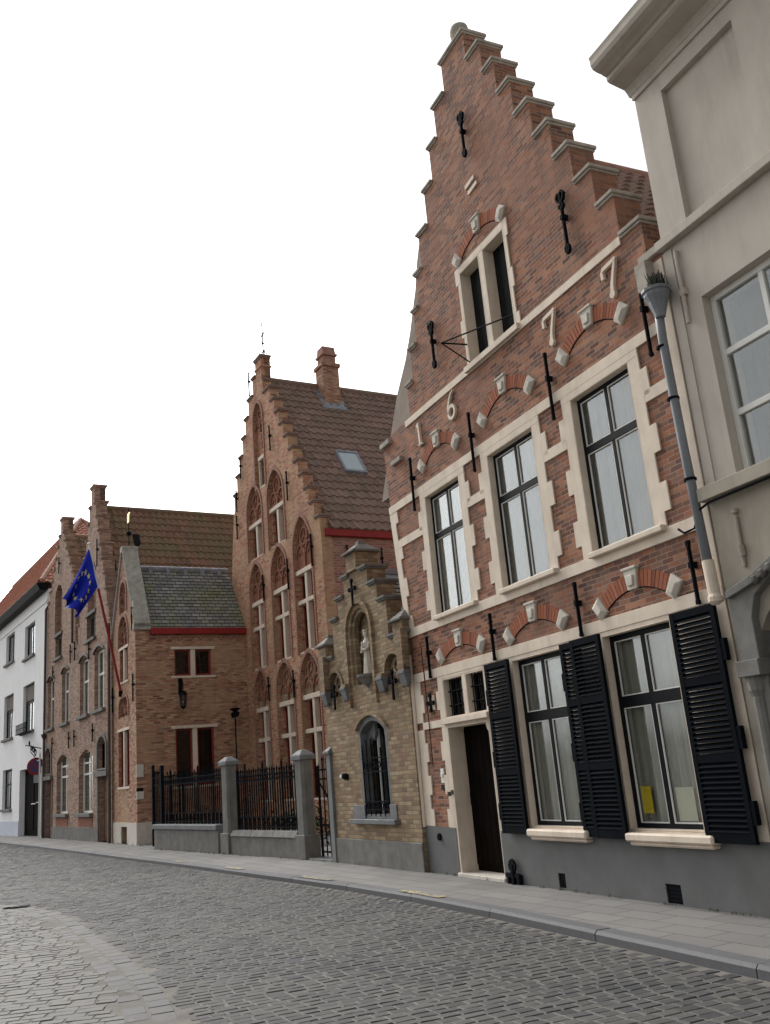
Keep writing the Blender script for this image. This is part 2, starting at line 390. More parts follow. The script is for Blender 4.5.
def anchor(parent, T, u, z0, z1, style=0, w=.018):
    """wrought iron wall tie"""
    m = MB(T); y0, y1 = -.075, -.035
    m.box(u-w/2, u+w/2, y0, y1, z0, z1)
    zc = (z0 + z1)/2 + (z1 - z0)*.12
    m.box(u-w, u+w, y0-.012, .01, zc-.03, zc+.03)
    m.box(u-w*.9, u+w*.9, y0, y1, z1-.04, z1+.015)
    m.box(u-w*.9, u+w*.9, y0, y1, z0-.01, z0+.03)
    if style == 1:
        for s_ in (-1, 1):
            m.ribbon([(u, z1-.10), (u+s_*.05, z1-.06), (u+s_*.075, z1+.0), (u+s_*.04, z1+.05), (u, z1+.02)], .024, y0, y1)
            m.ribbon([(u, z0+.12), (u+s_*.035, z0+.08), (u+s_*.03, z0+.02), (u, z0+.0)], .02, y0, y1)
            m.ribbon([(u, zc+.10), (u+s_*.045, zc+.14), (u+s_*.03, zc+.18)], .018, y0, y1)
    return m.build('wall_anchor', M['iron'], parent)
def pantiles(parent, p0, a, b, la, lb, mat, name='roof', w=.24, l=.34, h=.05, clip=None):
    """rows of S-profiled tiles from eave corner p0 along a (length la) and up b (length lb)"""
    p0 = Vector(p0); a = Vector(a).normalized(); b = Vector(b).normalized(); n = a.cross(b).normalized()
    if n.z < 0: n = -n
    m = MB(); nc = max(1, round(la/w)); nr = max(1, round(lb/l)); w = la/nc; l = lb/nr; S = 6
    for r in range(nr):
        base = len(m.v)
        for j, (bb, lift) in enumerate(((r*l - .035, .0), (r*l - .035, .045), ((r+1)*l, .008))):
            for i in range(nc*S+1):
                t = (i % S)/S; x = i/S*w
                if clip: ca, cb_ = clip(min(1, max(0, bb/lb))); x = min(max(x, ca), cb_)
                hh = h*(.5 + .5*math.cos(2*math.pi*(t-.1))) if t < .6 else h*(.5+.5*math.cos(2*math.pi*(t-.1)))*.7
                jit = random.uniform(-.003, .003)
                p = p0 + a*x + b*(bb + (random.uniform(-.006,.006) if i % S == 0 else 0)) + n*(hh*(1 if j else .6) + lift + jit)
                m.uv[len(m.v)] = (min(i/S, nc-.001) , r + (.05, .1, .95)[j]); m.v.append(p)
        W = nc*S+1
        for j in range(2):
            for i in range(nc*S): m.f.append((base+j*W+i, base+j*W+i+1, base+(j+1)*W+i+1, base+(j+1)*W+i))
    # underside closes the cavity
    o = len(m.v); c0, c1 = clip(0) if clip else (0, la); c2, c3 = clip(1) if clip else (0, la)
    m.v += [p0 + a*c0 - n*.02, p0 + a*c1 - n*.02, p0 + a*(c3+.001) + b*lb - n*.02, p0 + a*c2 + b*lb - n*.02]; m.f.append((o, o+1, o+2, o+3))
    return m.build(name, mat, parent, recalc=False)
def caps(mb, cx, zs, hw, y0, y1, t=.09, o=.05, left=True, right=True, hwl=None):
    """coping stones on a stepped gable; zs/hw listed from the top step down"""
    for i, (z, h) in enumerate(zip(zs, hw)):
        inner = 0 if i == 0 else hw[i-1]
        for sgn in (-1, 1):
            if (sgn < 0 and not left) or (sgn > 0 and not right): continue
            a = cx + sgn*(inner + (0 if i == 0 else .004)); b = cx + sgn*(h + o)
            if i == 0 and sgn < 0: continue
            if i == 0: a = cx - (h + o)
            x0, x1 = min(a, b), max(a, b)
            mb.box(x0, x1, y0-o, y1+o, z-t*.55, z)
            mb.box(x0 + (.02 if sgn < 0 or i == 0 else 0), x1 - (.02 if sgn > 0 else 0), y0-o+.022, y1+o-.022, z-t, z-t*.55)
def step_outline(cx, zs, hw, zbase, left_x=None, right_x=None):
    """polygon of a stepped gable; zs = step tops"""
    r = [];
    for i, (z, h) in enumerate(zip(zs, hw)):
        r += [(cx+h, z)]
        if i+1 < len(zs): r += [(cx+h, zs[i+1])]
    l = [(2*cx-x, z) for x, z in r]
    rx = right_x if right_x is not None else cx+hw[-1]; lx = left_x if left_x is not None else cx-hw[-1]
    return r + ([(rx, r[-1][1])] if abs(rx-r[-1][0])>1e-4 else []) + [(rx, zbase), (lx, zbase)] + ([(lx, l[-1][1])] if abs(lx-l[-1][0])>1e-4 else []) + l[::-1]
def arch_ring(mb, cx, half, zend, rise, th, y0, y1, n=22):
    r = (half*half + rise*rise)/(2*rise); cz = zend + rise - r; t0 = math.asin(half/r)
    for i in range(n):
        ta = -t0 + 2*t0*(i+.07)/n; tb = -t0 + 2*t0*(i+.93)/n
        q = [(cx+(r-th/2)*math.sin(ta), cz+(r-th/2)*math.cos(ta)), (cx+(r-th/2)*math.sin(tb), cz+(r-th/2)*math.cos(tb)),
             (cx+(r+th/2)*math.sin(tb), cz+(r+th/2)*math.cos(tb)), (cx+(r+th/2)*math.sin(ta), cz+(r+th/2)*math.cos(ta))]
        mb.hexa([(q[0][0],y0,q[0][1]),(q[1][0],y0,q[1][1]),(q[1][0],y1,q[1][1]),(q[0][0],y1,q[0][1])],
                [(q[3][0],y0,q[3][1]),(q[2][0],y0,q[2][1]),(q[2][0],y1,q[2][1]),(q[3][0],y1,q[3][1])])
    return r, cz, t0
def ring(mb, outer, inner, y0, y1): mb.slab(outer, [inner], y0, y1)

#SECTIONS
# ================================================================== the 1677 house
AZA = -64.835; OA = (0.2, 14.52, 0.0)
A = empty('gabled_house', OA, AZA, 'tall red brick house with stepped gable, date numerals 1677, cream stone bands, dark shutters', 'house')
I = Matrix()
CX = 3.31
SZ = [12.03, 11.5, 10.96, 10.38, 9.79, 9.21, 8.66, 8.11, 7.57, 7.02]
SH = [.35, .72, 1.0, 1.3, 1.63, 1.96, 2.26, 2.57, 2.86, 3.2]
W1 = [(1.04, 2.13), (2.95, 4.07), (4.90, 5.97)]
W0 = [(2.96, 4.06), (4.85, 5.95)]
holes = [rect(a, b, 3.73, 5.58) for a, b in W1] + [rect(a, b, .80, 2.81) for a, b in W0]
holes += [rect(1.02, 2.22, .14, 2.14), rect(1.02, 1.62, 2.24, 2.81), rect(1.70, 2.22, 2.24, 2.81), rect(2.80, 3.36, 6.99, 8.44), rect(3.46, 4.03, 6.99, 8.44)]
out = step_outline(CX, SZ, SH, -.1)
out = [p for p in out if not (p[0] < .2 and p[1] < 8)]
out = [(x, z) for x, z in out if not (x > 6.4 and z < 0)]
# outline: right side down to the cream strip, left side leaning a little outwards
ri = [i for i, p in enumerate(out)]
outline = []
for i, (z, h) in enumerate(zip(SZ, SH)):
    outline.append((CX + h, z))
    if i + 1 < len(SZ): outline.append((CX + h, SZ[i+1]))
SL = [.35, .72, 1.0, 1.3, 1.63, 1.86, 2.06, 2.30, 2.52]      # the left steps are narrower below
outline += [(6.51, 6.46), (6.72, 6.46), (6.72, -.1), (0, -.1), (0, 3.7), (-.28, 6.1), (-.30, 6.84), (.0, 6.84), (.0, 6.99), (.55, 6.99)]
for i in range(len(SL) - 1, -1, -1):
    outline.append((CX - SL[i], SZ[i+1] if i + 1 < len(SL) else 6.99))
    outline.append((CX - SL[i], SZ[i]))
outline = [p for i, p in enumerate(outline) if p != outline[i-1]]
m = MB(); m.slab(outline, holes, 0, .36); m.build('wall', M['brickA'], A)
# coping stones of the steps
for i, (z, h_) in enumerate(zip(SZ, SH)):
    for sgn in ((-1, 1) if i else (1,)):
        SS = SL if sgn < 0 else SH
        if sgn < 0 and i >= len(SL): continue
        h_ = SS[i]
        c = MB(); c2 = [(z, h_)]
        a_ = CX + sgn*(SS[i-1]+.004) if i else CX-h_-.04; b_ = CX + sgn*(h_+.035); x0, x1 = min(a_, b_), max(a_, b_)
        c.box(x0, x1, -.045, .40, z-.045, z+.004); c.box(x0 + (.02 if sgn < 0 or not i else 0), x1 - (.02 if sgn > 0 else 0), -.025, .385, z-.075, z-.045)
        c.build('coping_stone', M['cope'], A, bevel=.008)
for q in ((6.42, 6.80, 6.46, 6.55), (-.34, .03, 6.84, 6.93), (.03, .38, 6.42, 6.50)):
    c = MB(); c.box(q[0], q[1], -.06, .40, q[2], q[3]); c.build('coping_stone', M['cope'], A, bevel=.008)
c = MB(); c.lathe([(.10, 0), (.13, .03), (.07, .08), (.09, .12), (.14, .20), (.155, .28), (.135, .37), (.07, .43), (.02, .445)], (CX, .18, 12.03), 20)
c.build('finial_ball', M['cope'], A, smooth=True)
# smooth rendered rake along the left of the gable, with the back wall below it
m = MB(); m.slab([(-.62, 6.0), (-.50, 6.20), (.08, 7.2), (.35, 7.6), (.76, 8.02), (1.02, 8.40), (1.18, 8.70), (1.34, 8.98), (1.48, 9.38), (1.62, 9.65), (2.2, 9.65), (2.2, 6.0)], [], .03, .34); m.build('rendered_rake', M['plaster'], A)
m = MB(); m.slab([(-.62, 3.0), (-.62, 6.0), (0, 6.0), (0, 3.0)], [], .5, .9); m.build('rear_wall_strip', M['brickE'], A)
m = MB(); m.tube([(-.66, .42, 6.2), (-.35, .42, 5.3), (-.18, .42, 5.0), (-.1, .42, 4.3)], .02, 6); m.build('waste_pipe', M['iron'], A)
# roof and body
m = MB(); m.box(6.36, 6.70, .36, 7.5, -.1, 6.2).box(.02, .3, .36, 7.5, -.1, 6.2).box(.3, 6.36, 7.2, 7.5, -.1, 6.2)
m.slab([(.05, 6.2), (6.66, 6.2), (CX, 11.4)], [], 7.2, 7.5)
m.box(.3, 6.36, .36, 7.2, 3.2, 3.4)
m.build('side_wall', M['brickBs'], A)
RZ = 10.42
pantiles(A, (6.74, .36, 6.22), (0, 1, 0), (CX - 6.74, 0, RZ - 6.22), 7.2, math.hypot(6.74 - CX, RZ - 6.22), M['tileA'])
pantiles(A, (-.05, .36, 6.22), (0, 1, 0), (CX + .05, 0, RZ - 6.22), 7.2, math.hypot(CX + .05, RZ - 6.22), M['tileA'])
m = MB(); m.tube([(CX, .36, RZ + .02), (CX, 7.5, RZ + .02)], .09, 8); m.build('ridge_tiles', M['clay'], A)

# cream stone dressings
st = MB(); P = -.022
def band(a, b, z0, z1, p=P): st.box(a, b, p, .001, z0, z1)
def leanx(z): return 0 if z < 3.7 else -.28*(z-3.7)/2.4
# first-floor lintel band, mid band, sill band
st.slab([(leanx(5.65)-.02, 5.66), (6.52, 5.66), (6.52, 5.79), (leanx(5.79)-.02, 5.79)], [], P-.004, .001)
for a, b in W1: band(a-.17, b+.17, 5.575, 5.665, P-.002)
edges = [(leanx(5.1)-.01, W1[0][0]-.17), (W1[0][1]+.17, W1[1][0]-.17), (W1[1][1]+.17, W1[2][0]-.17), (W1[2][1]+.17, 6.52)]
for a, b in edges: band(a, b, 5.035, 5.165)
band(-.02, 6.6, 3.565, 3.70, P-.004)
for a, b in W1:
    for sgn, u in ((-1, a), (1, b)):
        poly = [(u, 3.70), (u, 5.58)]; z = 5.58; k = 0; o = []
        hh = [.17, .30, .33, .30, .32, .30, .16]
        zz = 5.58
        for i, h in enumerate(hh):
            wd = .17 if i % 2 == 0 else .27
            o += [(u + sgn*wd, zz), (u + sgn*wd, max(3.70, zz-h))]; zz -= h
        o = [p for p in o if p[1] >= 3.7]
        st.slab([(u, 5.58)] + o + [(o[-1][0], 3.70), (u, 3.70)] if o[-1][1] > 3.7 else [(u, 5.58)] + o + [(u, 3.70)], [], P, .001)
    lining(st, a, b, 3.73, 5.58, P, .10, .012)
# quoins of the left corner
o = []; zz = 5.66
for i, h in enumerate([.2, .32, .3, .32, .3, .32, .2]):
    wd = .15 if i % 2 else .25
    o += [(leanx(zz)+wd, zz), (leanx(zz-h)+wd, zz-h)]; zz -= h
st.slab([(leanx(5.66)-.03, 5.66)] + o + [(leanx(zz)-.03, zz)], [], P+.002, .001)
# date band with stepped ends
band(.62, 6.17, 6.885, 6.99)
# top window surround
for a, b, z0, z1 in ((2.68, 2.80, 8.28, 8.54), (2.74, 2.80, 7.72, 8.28), (2.68, 2.80, 7.45, 7.72), (2.74, 2.80, 7.0, 7.45),
                     (4.03, 4.13, 8.28, 8.54), (4.03, 4.09, 7.80, 8.28), (4.03, 4.13, 7.52, 7.80), (4.03, 4.09, 7.15, 7.52), (4.03, 4.15, 6.99, 7.15),
                     (2.80, 4.03, 8.44, 8.54)): band(a, b, z0, z1)
lining(st, 2.80, 3.36, 6.99, 8.44, P, .17, .02); lining(st, 3.46, 4.03, 6.99, 8.44, P, .17, .02)
band(3.36, 3.46, 6.99, 8.44, P+.002)
st.box(2.70, 4.12, -.07, .001, 6.90, 6.985)
# small stones in the gable
for u, z in ((3.36, 9.60), (3.42, 9.47)): st.slab([(u-.13, z-.05), (u+.13, z-.02), (u+.13, z+.04), (u-.13, z+.02)], [], -.02, .001)
# ground floor: cream wall right of the door, lintel band, quoins
gf = [(2.22, .73), (6.72, .73), (6.72, 2.86), (2.22, 2.86)]
st.slab(gf, [rect(a, b, .80, 2.81) for a, b in W0], P+.004, .001)
for a, b in W0: lining(st, a, b, .80, 2.81, P, .10, .012)
band(.0, 6.72, 2.855, 2.99, P-.006)
band(6.52, 6.72, 2.99, 6.40)
band(.26, 2.30, 2.14, 2.245, P-.002)
st.box(.96, 2.32, -.10, .001, 2.165, 2.235)
for zs, base in (((2.855, 2.245), 0), ((2.14, .76), 1)):
    zz = zs[0]; o = []; i = 0
    while zz > zs[1] + .02:
        h = min(.2 + .07*(i % 2), zz - zs[1]); wd = .28 if i % 2 == 0 else .36
        o += [(wd, zz), (wd, zz-h)]; zz -= h; i += 1
    st.slab([(-.02, zs[0])] + o + [(-.02, zs[1])], [], P, .001)
    zz = zs[0]; o = []; i = 0
    while zz > zs[1] + .02:
        h = min(.2 + .07*(i % 2), zz - zs[1]); wd = .86 if i % 2 == 0 else .78
        o += [(wd, zz), (wd, zz-h)]; zz -= h; i += 1
    st.slab([(1.02, zs[0])] + o + [(1.02, zs[1])], [], P, .001)
st.box(.80, 1.02, P, .001, .14, .76); st.box(1.62, 1.70, P+.002, .12, 2.245, 2.81)
lining(st, 1.02, 1.62, 2.245, 2.81, P+.003, .12, .02); lining(st, 1.70, 2.22, 2.245, 2.81, P+.003, .12, .02)
band(1.02, 2.22, 2.81, 2.857)
lining(st, 1.02, 2.22, .14, 2.14, P, .26, .03, bottom=False)
st.box(.52, .70, P, .001, 2.40, 2.62)
# door-head brackets
st.slab([(2.21, 2.12), (2.08, 2.12), (2.12, 2.02), (2.17, 1.97), (2.21, 1.80)], [], .0, .04)
st.build('stone_dressings', M['stone'], A, bevel=.003)
# window sills
for a, b in W1:
    s_ = MB(); s_.box(a+.0, b+.16, -.09, .02, 3.665, 3.73); s_.build('sill', M['stone'], A, bevel=.01)
for a, b in ((3.02, 4.22), (4.90, 6.16)):
    s_ = MB(); s_.box(a, b, -.15, .02, .70, .785).box(a+.03, b-.03, -.12, .02, .66, .70); s_.build('sill', M['stone'], A, bevel=.018)
# plinth
m = MB(); m.slab([(0, -.1), (1.0, -.1), (1.0, .75), (0, .77)], [], -.03, .001)
m.slab([(2.22, -.1), (6.74, -.1), (6.74, .735), (2.22, .735)], [rect(3.42, 3.56, .14, .30), rect(5.28, 5.50, .13, .31)], -.03, .001)
m.build('plinth', M['plinth'], A)
for a, b, z0, z1 in ((3.42, 3.56, .14, .30), (5.28, 5.50, .13, .31)):
    v = MB(); v.box(a, b, -.01, -.004, z0, z1)
    for k in range(5): v.box(a, b, -.02, -.009, z0+.02+k*(z1-z0)/5, z0+.035+k*(z1-z0)/5)
    v.build('cellar_vent', M['iron'], A)
m = MB(); m.lathe([(.045, 0), (.045, .015), (.03, .02)], (.50, 0, 0), 10)
v = MB(Matrix.Translation((.50, -.03, .62)) @ Matrix.Rotation(R(90), 4, 'X')); v.lathe([(.05, 0), (.05, .03), (.03, .035)], (0, 0, 0), 12); v.build('hydrant_cap', M['iron'], A)
# relieving arches: brick voussoirs with stone key and end blocks
def relieve(cx, half, zend, rise, th=.17, mat=None):
    a_ = MB(); r, cz, t0 = arch_ring(a_, cx, half, zend, rise, th, -.012, .01)
    ao = a_.build('relieving_arch', M['brickRed'], A)
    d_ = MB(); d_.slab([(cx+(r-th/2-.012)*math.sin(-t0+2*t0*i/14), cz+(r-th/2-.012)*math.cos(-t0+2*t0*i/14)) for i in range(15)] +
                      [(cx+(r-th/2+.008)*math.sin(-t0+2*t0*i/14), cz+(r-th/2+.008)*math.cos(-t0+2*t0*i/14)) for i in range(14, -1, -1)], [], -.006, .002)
    d_.build('painted_arch_shadow', M['iron'], ao)  # dark strip, painted shade along the underside of the arch ring
    for t in (-t0, t0):
        b_ = MB()
        c_ = Vector((cx + r*math.sin(t), cz + r*math.cos(t))); ax = Vector((math.sin(t), math.cos(t))); ay = Vector((math.cos(t), -math.sin(t)))
        q = [c_ + ax*p + ay*s for p, s in ((-.11, -.075), (.11, -.085), (.11, .085), (-.11, .075))]
        f_ = [c_ + ax*p*.5 + ay*s*.5 for p, s in ((-.11, -.075), (.11, -.085), (.11, .085), (-.11, .075))]
        b_.hexa([(p[0], .01, p[1]) for p in q], [(p[0], -.03, p[1]) for p in q])
        b_.hexa([(p[0], -.028, p[1]) for p in q], [(p[0], -.065, p[1]) for p in f_]); b_.build('arch_stone', M['whitestone'], ao, bevel=.006)
    z = cz + r; b_ = MB()
    b_.slab([(cx-.075, z-.10), (cx+.075, z-.10), (cx+.105, z+.115), (cx-.105, z+.115)], [], -.04, .01)
    b_.slab([(cx-.045, z-.06), (cx+.045, z-.06), (cx+.06, z+.05), (cx-.06, z+.05)], [], -.065, -.03)
    b_.box(cx-.12, cx+.12, -.06, .01, z+.11, z+.14)
    b_.build('arch_stone', M['whitestone'], ao, bevel=.006)
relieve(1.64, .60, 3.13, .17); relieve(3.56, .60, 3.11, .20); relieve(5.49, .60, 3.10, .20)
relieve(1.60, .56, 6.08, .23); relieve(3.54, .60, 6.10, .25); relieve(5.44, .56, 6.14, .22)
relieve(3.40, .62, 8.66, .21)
# date numerals
def num(pts, w): m_ = MB(); m_.ribbon(pts, w, -.04, .002); m_.build('date_numeral', M['stone'], A, bevel=.004)
m_ = MB(); m_.ribbon([(1.10, 6.43), (1.08, 6.78)], .05, -.04, .002); m_.ribbon([(1.02, 6.73), (1.085, 6.785)], .035, -.038, .002); m_.box(1.04, 1.16, -.036, .002, 6.415, 6.44); m_.build('date_numeral', M['stone'], A)
c6 = (2.165, 6.535)
num([(2.255, 6.84), (2.18, 6.80), (2.12, 6.72), (2.075, 6.62)] + [(c6[0]+.095*math.cos(t), c6[1]+.095*math.sin(t)) for t in [math.pi - 2*math.pi*i/16 for i in range(17)]], [.02, .035, .045, .05] + [.05]*17)
for u in (4.75, 5.94):
    m_ = MB(); m_.ribbon([(u-.12, 6.64), (u-.125, 6.72), (u-.10, 6.755), (u+.10, 6.775), (u+.13, 6.79)], [.045, .04, .045, .05, .03], -.04, .002)
    m_.ribbon([(u+.11, 6.77), (u+.05, 6.62), (u+.01, 6.50), (u+.0, 6.42)], [.035, .04, .05, .06], -.038, .002)
    m_.slab([(u+.0+.045*math.cos(t*.6283), 6.40+.045*math.sin(t*.6283)) for t in range(10)], [], -.042, .002)
    m_.build('date_numeral', M['stone'], A)
# first-floor windows
for i, (a, b) in enumerate(W1):
    window(A, I, a+.012, b-.012, 3.735, 5.568, .07, M['black'], (.5,), (.655,), .045, .028, M['glass'], M['whitep'], M['curtain2'] if i else M['curtain'], .088, row_w=.045)
# ground-floor windows
for i, (a, b) in enumerate(W0):
    window(A, I, a+.012, b-.012, .80, 2.798, .065, M['black'], (.5,), (.645,), .06, .035, M['glass'], M['whitep'], M['curtain'], .08, row_w=.06)
# attic window: two dark plank leaves
for a, b in ((2.82, 3.34), (3.48, 4.01)):
    m_ = MB()
    for k in range(4): m_.box(a+(b-a)*k/4+.003, a+(b-a)*(k+1)/4-.003, .15, .18, 6.99, 8.42)
    m_.build('attic_leaf', M['black'], A)
m_ = MB(); m_.tube([(2.66, -.36, 7.36), (2.82, -.03, 7.30)], .012, 5); m_.tube([(2.66, -.36, 7.36), (4.0, -.02, 7.16)], .012, 5); m_.tube([(2.66, -.36, 7.36), (2.85, -.02, 7.0)], .010, 5)
m_.build('flag_bracket', M['iron'], A)
# transom lights with iron grilles
for a, b in ((1.04, 1.60), (1.72, 2.20)):
    w_ = window(A, I, a, b, 2.265, 2.79, .10, M['black'], (), (), .03, .02, M['glassd'], None, None)
    g_ = MB()
    for k in range(5): g_.box(a+(b-a)*(k+.5)/5-.006, a+(b-a)*(k+.5)/5+.006, .05, .062, 2.265, 2.79)
    for z in (2.42, 2.62): g_.box(a, b, .045, .067, z-.008, z+.008)
    g_.build('grille', M['iron'], w_)
# front door
d_ = MB(); d_.box(1.05, 2.19, .24, .29, .17, 2.11)
for k in range(7): d_.box(1.06+k*.161, 1.06+k*.161+.15, .225, .242, .25, 2.08)
do = d_.build('door', M['darkwood'], A)
k_ = MB(); k_.tube([(1.17, .22, 1.05), (1.17, .17, 1.05), (1.17, .17, 1.2), (1.17, .22, 1.2)], .012, 6); k_.build('door_handle', M['iron'], do)
s_ = MB(); s_.box(.98, 2.24, -.06, .26, .10, .165); s_.build('door_step', M['whitestone'], A, bevel=.01)
m_ = MB(); m_.box(.995, 1.03, -.05, -.02, 1.20, 1.26).box(.985, 1.0, -.10, -.04, 1.18, 1.24); m_.build('latch_block', M['greystone'], A)
# bell plate and number plate beside the door
m_ = MB(); m_.box(.68, .78, -.02, .0, 1.36, 1.56).box(.70, .76, -.035, -.02, 1.44, 1.50); m_.build('door_bell', M['whitep'], A, bevel=.004)
m_ = MB(); m_.box(.66, .82, -.02, 0, 1.27, 1.335); m_.build('number_plate', M['black'], A)
# small iron cross on a white block, cable beside it
m_ = MB(); m_.box(.595, .625, -.05, -.022, 2.40, 2.62).box(.52, .70, -.05, -.024, 2.49, 2.52)
for u, z in ((.61, 2.62), (.61, 2.40), (.52, 2.505), (.70, 2.505)): m_.box(u-.03, u+.03, -.055, -.026, z-.03, z+.03)
m_.build('wall_cross', M['iron'], A)
m_ = MB(); m_.tube([(.47, -.035, 3.4), (.49, -.035, 2.6), (.50, -.035, 1.6)], .007, 5); m_.build('cable', M['iron'], A)
# wall anchors
for u, z0, z1 in ((3.40, 10.0, 10.68), (5.34, 7.27, 8.04), (1.86, 7.38, 8.08)): anchor(A, I, u, z0, z1, 1, .022)
for u in (.74, 2.66, 4.60, 6.38): anchor(A, I, u, 5.46, 6.31, 0)
for u in (.72, 2.61, 4.54, 6.42): anchor(A, I, u, 2.87, 3.47, 0, .018)
# shutters
def shutter(u0, u1, y=-.09, rot=0):
    T = Matrix.Translation((u0, y, 0)) @ Matrix.Rotation(R(rot), 4, 'Z')
    w = u1 - u0; m_ = MB(T); z0, z1 = .72, 2.83; sw = .055
    m_.box(0, sw, -.02, .02, z0, z1).box(w-sw, w, -.02, .02, z0, z1)
    rails = [(z0, z0+.09), (1.42, 1.50), (2.12, 2.20), (z1-.07, z1)]
    for a, b in rails: m_.box(sw, w-sw, -.018, .018, a, b)
    for i in range(3):
        a = rails[i][1]; b = rails[i+1][0]; n = max(1, int((b-a)/.045)); p = (b-a)/n
        for k in range(n):
            z = a + p*(k+.5)
            m_.add([(sw, -.022, z-.022), (w-sw, -.022, z-.022), (w-sw, .016, z+.016), (sw, .016, z+.016),
                    (sw, -.022, z-.014), (w-sw, -.022, z-.014), (w-sw, .016, z+.024), (sw, .016, z+.024)],
                   [(0,1,5,4),(1,2,6,5),(2,3,7,6),(3,0,4,7),(4,5,6,7),(3,2,1,0)])
    so = m_.build('shutter', M['shutter'], A)
    for z in (.98, 1.62, 2.40):
        h_ = MB(T)
        h_.box((w-.005 if u0 > 5.5 else -.03), (w+.05 if u0 > 5.5 else .005), -.015, .035, z-.10, z+.10)
        h_.build('shutter_hinge', M['shutter'], so)
shutter(2.40, 2.98); shutter(4.13, 4.50, -.075, 0); shutter(4.40, 4.93, -.12); shutter(6.06, 6.66, -.10)
# rainwater pipe with hopper
p_ = MB(); p_.tube([(6.71, -.17, 5.86), (6.65, -.13, 5.5), (6.66, -.12, 4.3), (6.69, -.11, 3.1)], .045, 12)
po = p_.build('drainpipe', M['zinc'], A, smooth=True)
h_ = MB(); h_.lathe([(.05, -.28), (.06, -.24), (.10, -.11), (.13, -.05), (.13, -.02), (.15, -.01), (.15, .02), (.13, .02)], (6.72, -.17, 5.98), 12); h_.build('hopper', M['zinc'], po)
for z in (5.42, 4.86, 4.02): b_ = MB(); b_.lathe([(.062, -.012), (.062, .012)], (6.63 + (5.42-z)*.025, -.13 + (5.42-z)*.009, z), 12); b_.build('pipe_band', M['iron'], po)
b_ = MB(); b_.tube([(6.69, -.11, 3.22), (6.70, -.11, 2.88)], .055, 12); b_.lathe([(.03, -.05), (.07, -.02), (.07, .02), (.05, .05)], (6.71, -.12, 2.85), 12); b_.build('pipe_shoe', M['stone'], po)
g_ = MB(); g_.box(6.44, 6.60, -.14, .0, 6.12, 6.42); g_.build('gutter_outlet', M['cope'], A)
# weeds in the gutter end
m_ = MB()
for k in range(220):
    a = random.random()*6.28; h = random.uniform(.05, .2); r = random.uniform(0, .085)
    x = 6.72 + r*math.cos(a); y = -.13 + r*.7*math.sin(a); z = 6.0
    dx = random.uniform(-.04, .04); dy = random.uniform(-.05, .05)
    m_.add([(x, y, z), (x+.014, y, z), (x+dx+.01, y+dy, z+h), (x+dx, y+dy, z+h)], [(0, 1, 2, 3)])
tag(m_.build('gutter_weeds', M['weed'], None, recalc=False), 'dark tuft of weeds growing out of the grey hopper head above the drainpipe', 'weeds')
o_ = bpy.data.objects['gutter_weeds']; o_.location = OA; o_.rotation_euler = (0, 0, R(AZA))
# thin pipe and cream edge between this house and the chapel
m_ = MB(); m_.tube([(-.06, -.03, 3.9), (-.05, -.05, 3.4), (-.03, -.05, .9), (0, -.05, .12)], .022, 8); m_.build('corner_pipe', M['iron'], A)
m_ = MB(); m_.tube([(.05, -.04, 3.3), (.04, -.04, .75)], .03, 8); m_.build('corner_pipe', M['stone'], A)
# poster and paper inside the right-hand window
def loose(name, mb, mat, label, cat, loc=OA, az=AZA, **k):
    o = mb.build(name, mat, None, **k); o.location = loc; o.rotation_euler = (0, 0, R(az)); return tag(o, label, cat)
m_ = MB(); m_.box(4.95, 5.11, .110, .113, .95, 1.22); loose('poster', m_, M['yellow'], 'small yellow poster behind the glass of the rightmost ground floor window', 'poster')
m_ = MB(); m_.box(5.48, 5.74, .110, .113, .88, 1.20); loose('paper_sheet', m_, M['paper'], 'pale cream sheet of paper right of the yellow poster in the rightmost window', 'paper')
# boot scraper by the door
m_ = MB(); m_.box(2.34, 2.66, -.10, -.07, .20, .25).box(2.49, 2.54, -.11, -.06, .12, .36)
m_.slab([(2.45, .28), (2.58, .28), (2.60, .34), (2.565, .40), (2.515, .42), (2.465, .40), (2.43, .34)], [], -.10, -.075)
m_.box(2.36, 2.40, -.09, -.03, .12, .23).box(2.60, 2.64, -.09, -.03, .12, .23)
loose('boot_scraper', m_, M['iron'], 'black iron boot scraper standing against the grey plinth just right of the dark front door', 'boot scraper')

# ================================================================== the rendered house at the right edge
G = empty('rendered_house', OA, AZA, 'grey cream rendered house with a heavy cornice at the right edge of the street', 'house')
U0 = 6.74; UG = 11.6
m = MB(); m.slab(rect(U0, UG, 3.84, 8.38), [rect(7.12, 8.11, 6.58, 8.12), rect(8.75, 9.75, 6.58, 8.12), rect(7.12, 8.36, 3.92, 5.74), rect(8.8, 10.04, 3.92, 5.74)], 0, .35)
m.box(7.05, 9.85, .07, .2, 6.5, 8.2)
m.box(U0, U0+.3, .35, 8, -.1, 8.38).box(UG-.3, UG, .35, 8, -.1, 8.38).box(U0+.3, UG-.3, 7.7, 8, -.1, 8.38).box(U0, UG, .3, 8, 8.38, 8.5)
m.build('upper_wall', M['stucco'], G)
m = MB(); m.slab(rect(U0, UG, -.1, 3.84), [seg_arch(7.07, 8.30, .12, 2.5, .35), rect(9.1, 10.2, .9, 2.8)], -.015, .35); m.build('lower_wall', M['stucco3'], G)
m = MB(); m.slab([(U0-.02, 3.77), (UG, 3.77), (UG, 3.90), (U0-.02, 3.90)], [], -.13, .001)
m.build('sill_course', M['stucco3'], G, bevel=.006)
m = MB(); m.box(U0-.02, UG, -.09, .001, 6.44, 6.54); m.build('string_course', M['stucco'], G, bevel=.006)
# corner strip
m = MB(); m.box(U0-.005, U0+.12, -.012, .001, 3.92, 6.42); m.build('corner_strip', M['stucco'], G)
